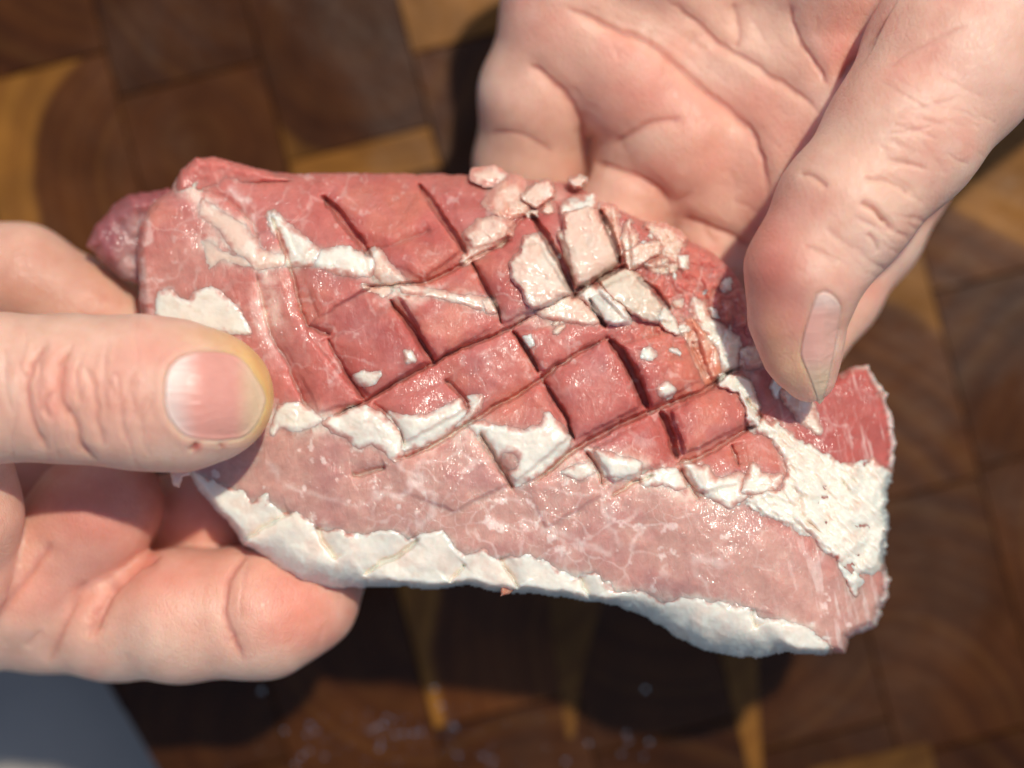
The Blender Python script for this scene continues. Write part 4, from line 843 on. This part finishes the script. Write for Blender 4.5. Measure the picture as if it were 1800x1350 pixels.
RCR = [(z3((480, 10), (640, 80), (820, 150), (960, 210), (1080, 300), (1200, 430), (1340, 540), (1430, 680), (1480, 850), (1500, 1000)), 7, 1.1, (-60, -8)),
       (z3((1010, 0), (1150, 110), (1290, 220), (1440, 320), (1560, 390), (1680, 480), (1760, 560)), 5, .7, (-60, -8)), (z3((1320, 0), (1350, 80), (1360, 170), (1330, 240)), 5, .5, (-60, -8)),
       (z4((460, 0), (500, 150), (580, 320), (700, 500)), 6, .7, (-60, -8)), (z4((1160, 0), (1040, 90), (930, 200), (850, 310), (790, 400), (760, 490)), 7, .9, (-60, 5)),
       (z3((330, 290), (420, 350), (530, 460), (600, 570), (625, 700)), 6, .9, (-60, -8)), (z3((740, 700), (850, 630), (960, 580), (1100, 560)), 7, .6, (-60, -8)), (z3((640, 760), (760, 800), (880, 850), (980, 930), (1040, 1020)), 6, .9, (-60, -8)),
       (z3((1060, 1040), (1200, 1090), (1330, 1140), (1420, 1200)), 6, .8, (-60, -8)), (z3((160, 640), (280, 640), (400, 690), (470, 750)), 5, .35, (-60, -8)),
       (z4((520, 975), (600, 985), (670, 1030), (700, 1060)), 4, .4, (-4, 40)), (z4((860, 1140), (960, 1180), (1030, 1260), (1070, 1320)), 4, .6, (-4, 40)), (z4((880, 1000), (1000, 1020), (1100, 1060), (1170, 1110)), 3.5, .4, (-8, 40)),
       (z4((1000, 910), (1120, 920), (1250, 960)), 3, .3, (-8, 40)), (z5((980, 170), (1020, 240), (1030, 290)), 3, .35, (-4, 40)), (z5((920, 20), (1010, 60), (1090, 130)), 3, .4, (-4, 40)), (z4((1000, 400), (1250, 250), (1500, 120)), 4, .2, (-20, 40)),
       (z4((1000, 760), (1150, 740), (1300, 700)), 2.5, .16, (-8, 40)), (z4((1050, 640), (1250, 600), (1450, 540)), 2.5, .14, (-8, 40))]
RBL = [(1350, 480, 60, 100, SKD, .85, (-6, 40)), (1345, 400, 60, 70, SKR, .7, (-6, 40)), (1390, 560, 40, 60, SKR, .6, (-6, 40)), (1395, 650, 36, 50, lin(228, 184, 140), .6, (-6, 40)), (1360, 600, 20, 60, lin(226, 168, 120), .4, (-6, 40)), (1560, 330, 100, 80, SKP, .6, (-6, 40)), (1540, 440, 50, 60, SKW, .6, (-6, 40)),
       (1640, 120, 120, 60, SKR, .3, (-12, 40)), (1730, 120, 60, 80, SKW, .5, (-12, 40)), (1620, 180, 40, 30, SKW, .5, (-12, 40)),
       (1480, 90, 50, 90, SKR, .75, (-60, 0)), (1130, 170, 110, 60, SKR, .6, (-60, -6)), (1250, 280, 70, 60, SKR, .5, (-60, -6)), (1420, 240, 60, 60, SKR, .55, (-60, -6)), (950, 50, 60, 40, SKR, .4, (-60, -6)), (1250, 130, 70, 40, SKW, .5, (-60, -6)), (1340, 60, 40, 60, SKW, .5, (-60, -6)),
       (1450, 180, 50, 40, SKW, .5, (-60, -6)), (940, 230, 60, 60, SKP, .5, (-60, -6)), (1150, 250, 60, 30, SKP, .6, (-60, -6)), (1560, 440, 60, 40, SKW, .6, (-60, -10)), (1535, 510, 40, 30, SKR, .5, (-60, -10)), (1330, 370, 30, 70, SKR, .5, (-60, -6)), (1100, 360, 90, 60, lin(206, 150, 122), .6, (-60, -30))]
NAILR = smoothline(z5((705, 500), (740, 485), (790, 500), (835, 560), (830, 640), (815, 760), (790, 880), (765, 990), (735, 1068), (712, 1070), (690, 1010), (655, 920), (620, 830), (625, 750), (650, 650), (680, 560)), 3)
rhand = tag(empty('hand', tuple(W(1700, 0, -15))), 'open-palmed hand at the upper right pinching the meat between thumb and fingers', 'hand', 'hands holding the pork slab')
for _ in range(46):
    t = crn.random(); c0 = np.array([1660, 130])*(1-t)+np.array([1470, 470])*t; c0 = c0+np.array([.84, .54])*crn.uniform(-50, 105); l_ = crn.uniform(18, 60); a_ = crn.gauss(.45, .22)
    dx_, dy_ = l_*math.cos(a_), l_*math.sin(a_); k_ = crn.uniform(.05, .16)
    RCR.append(([(c0[0]-dx_, c0[1]-dy_-3), (c0[0]+crn.gauss(0, 3), c0[1]-crn.uniform(0, 7)), (c0[0]+dx_, c0[1]+dy_)], crn.uniform(1.8, 3.2), k_, (-6, 40)))
for _ in range(34):
    u0, v0 = crn.uniform(960, 1440), crn.uniform(0, 420); a_ = crn.choice([.75, 1.3, -.5])+crn.gauss(0, .2); l_ = crn.uniform(20, 80)
    RCR.append(([(u0, v0), (u0+l_*math.cos(a_)*.5+crn.gauss(0, 5), v0+l_*math.sin(a_)*.5+crn.gauss(0, 4)), (u0+l_*math.cos(a_), v0+l_*math.sin(a_))], crn.uniform(2.5, 4.5), crn.uniform(.05, .16), (-60, -8)))
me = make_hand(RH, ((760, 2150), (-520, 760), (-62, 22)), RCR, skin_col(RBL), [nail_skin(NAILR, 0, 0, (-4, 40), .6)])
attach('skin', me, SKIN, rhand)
def rnailcol(U, V):
    c = np.tile(lin(236, 172, 154), (len(U), 1)); c = mix(c, lin(242, 214, 200), .6*(1-sstep(520, 560, V))); return mix(c, lin(230, 196, 160), sstep(620, 670, V)*.7)
nail(me, NAILR, rhand, rnailcol, .4, 1.5, .28, .5, 8)
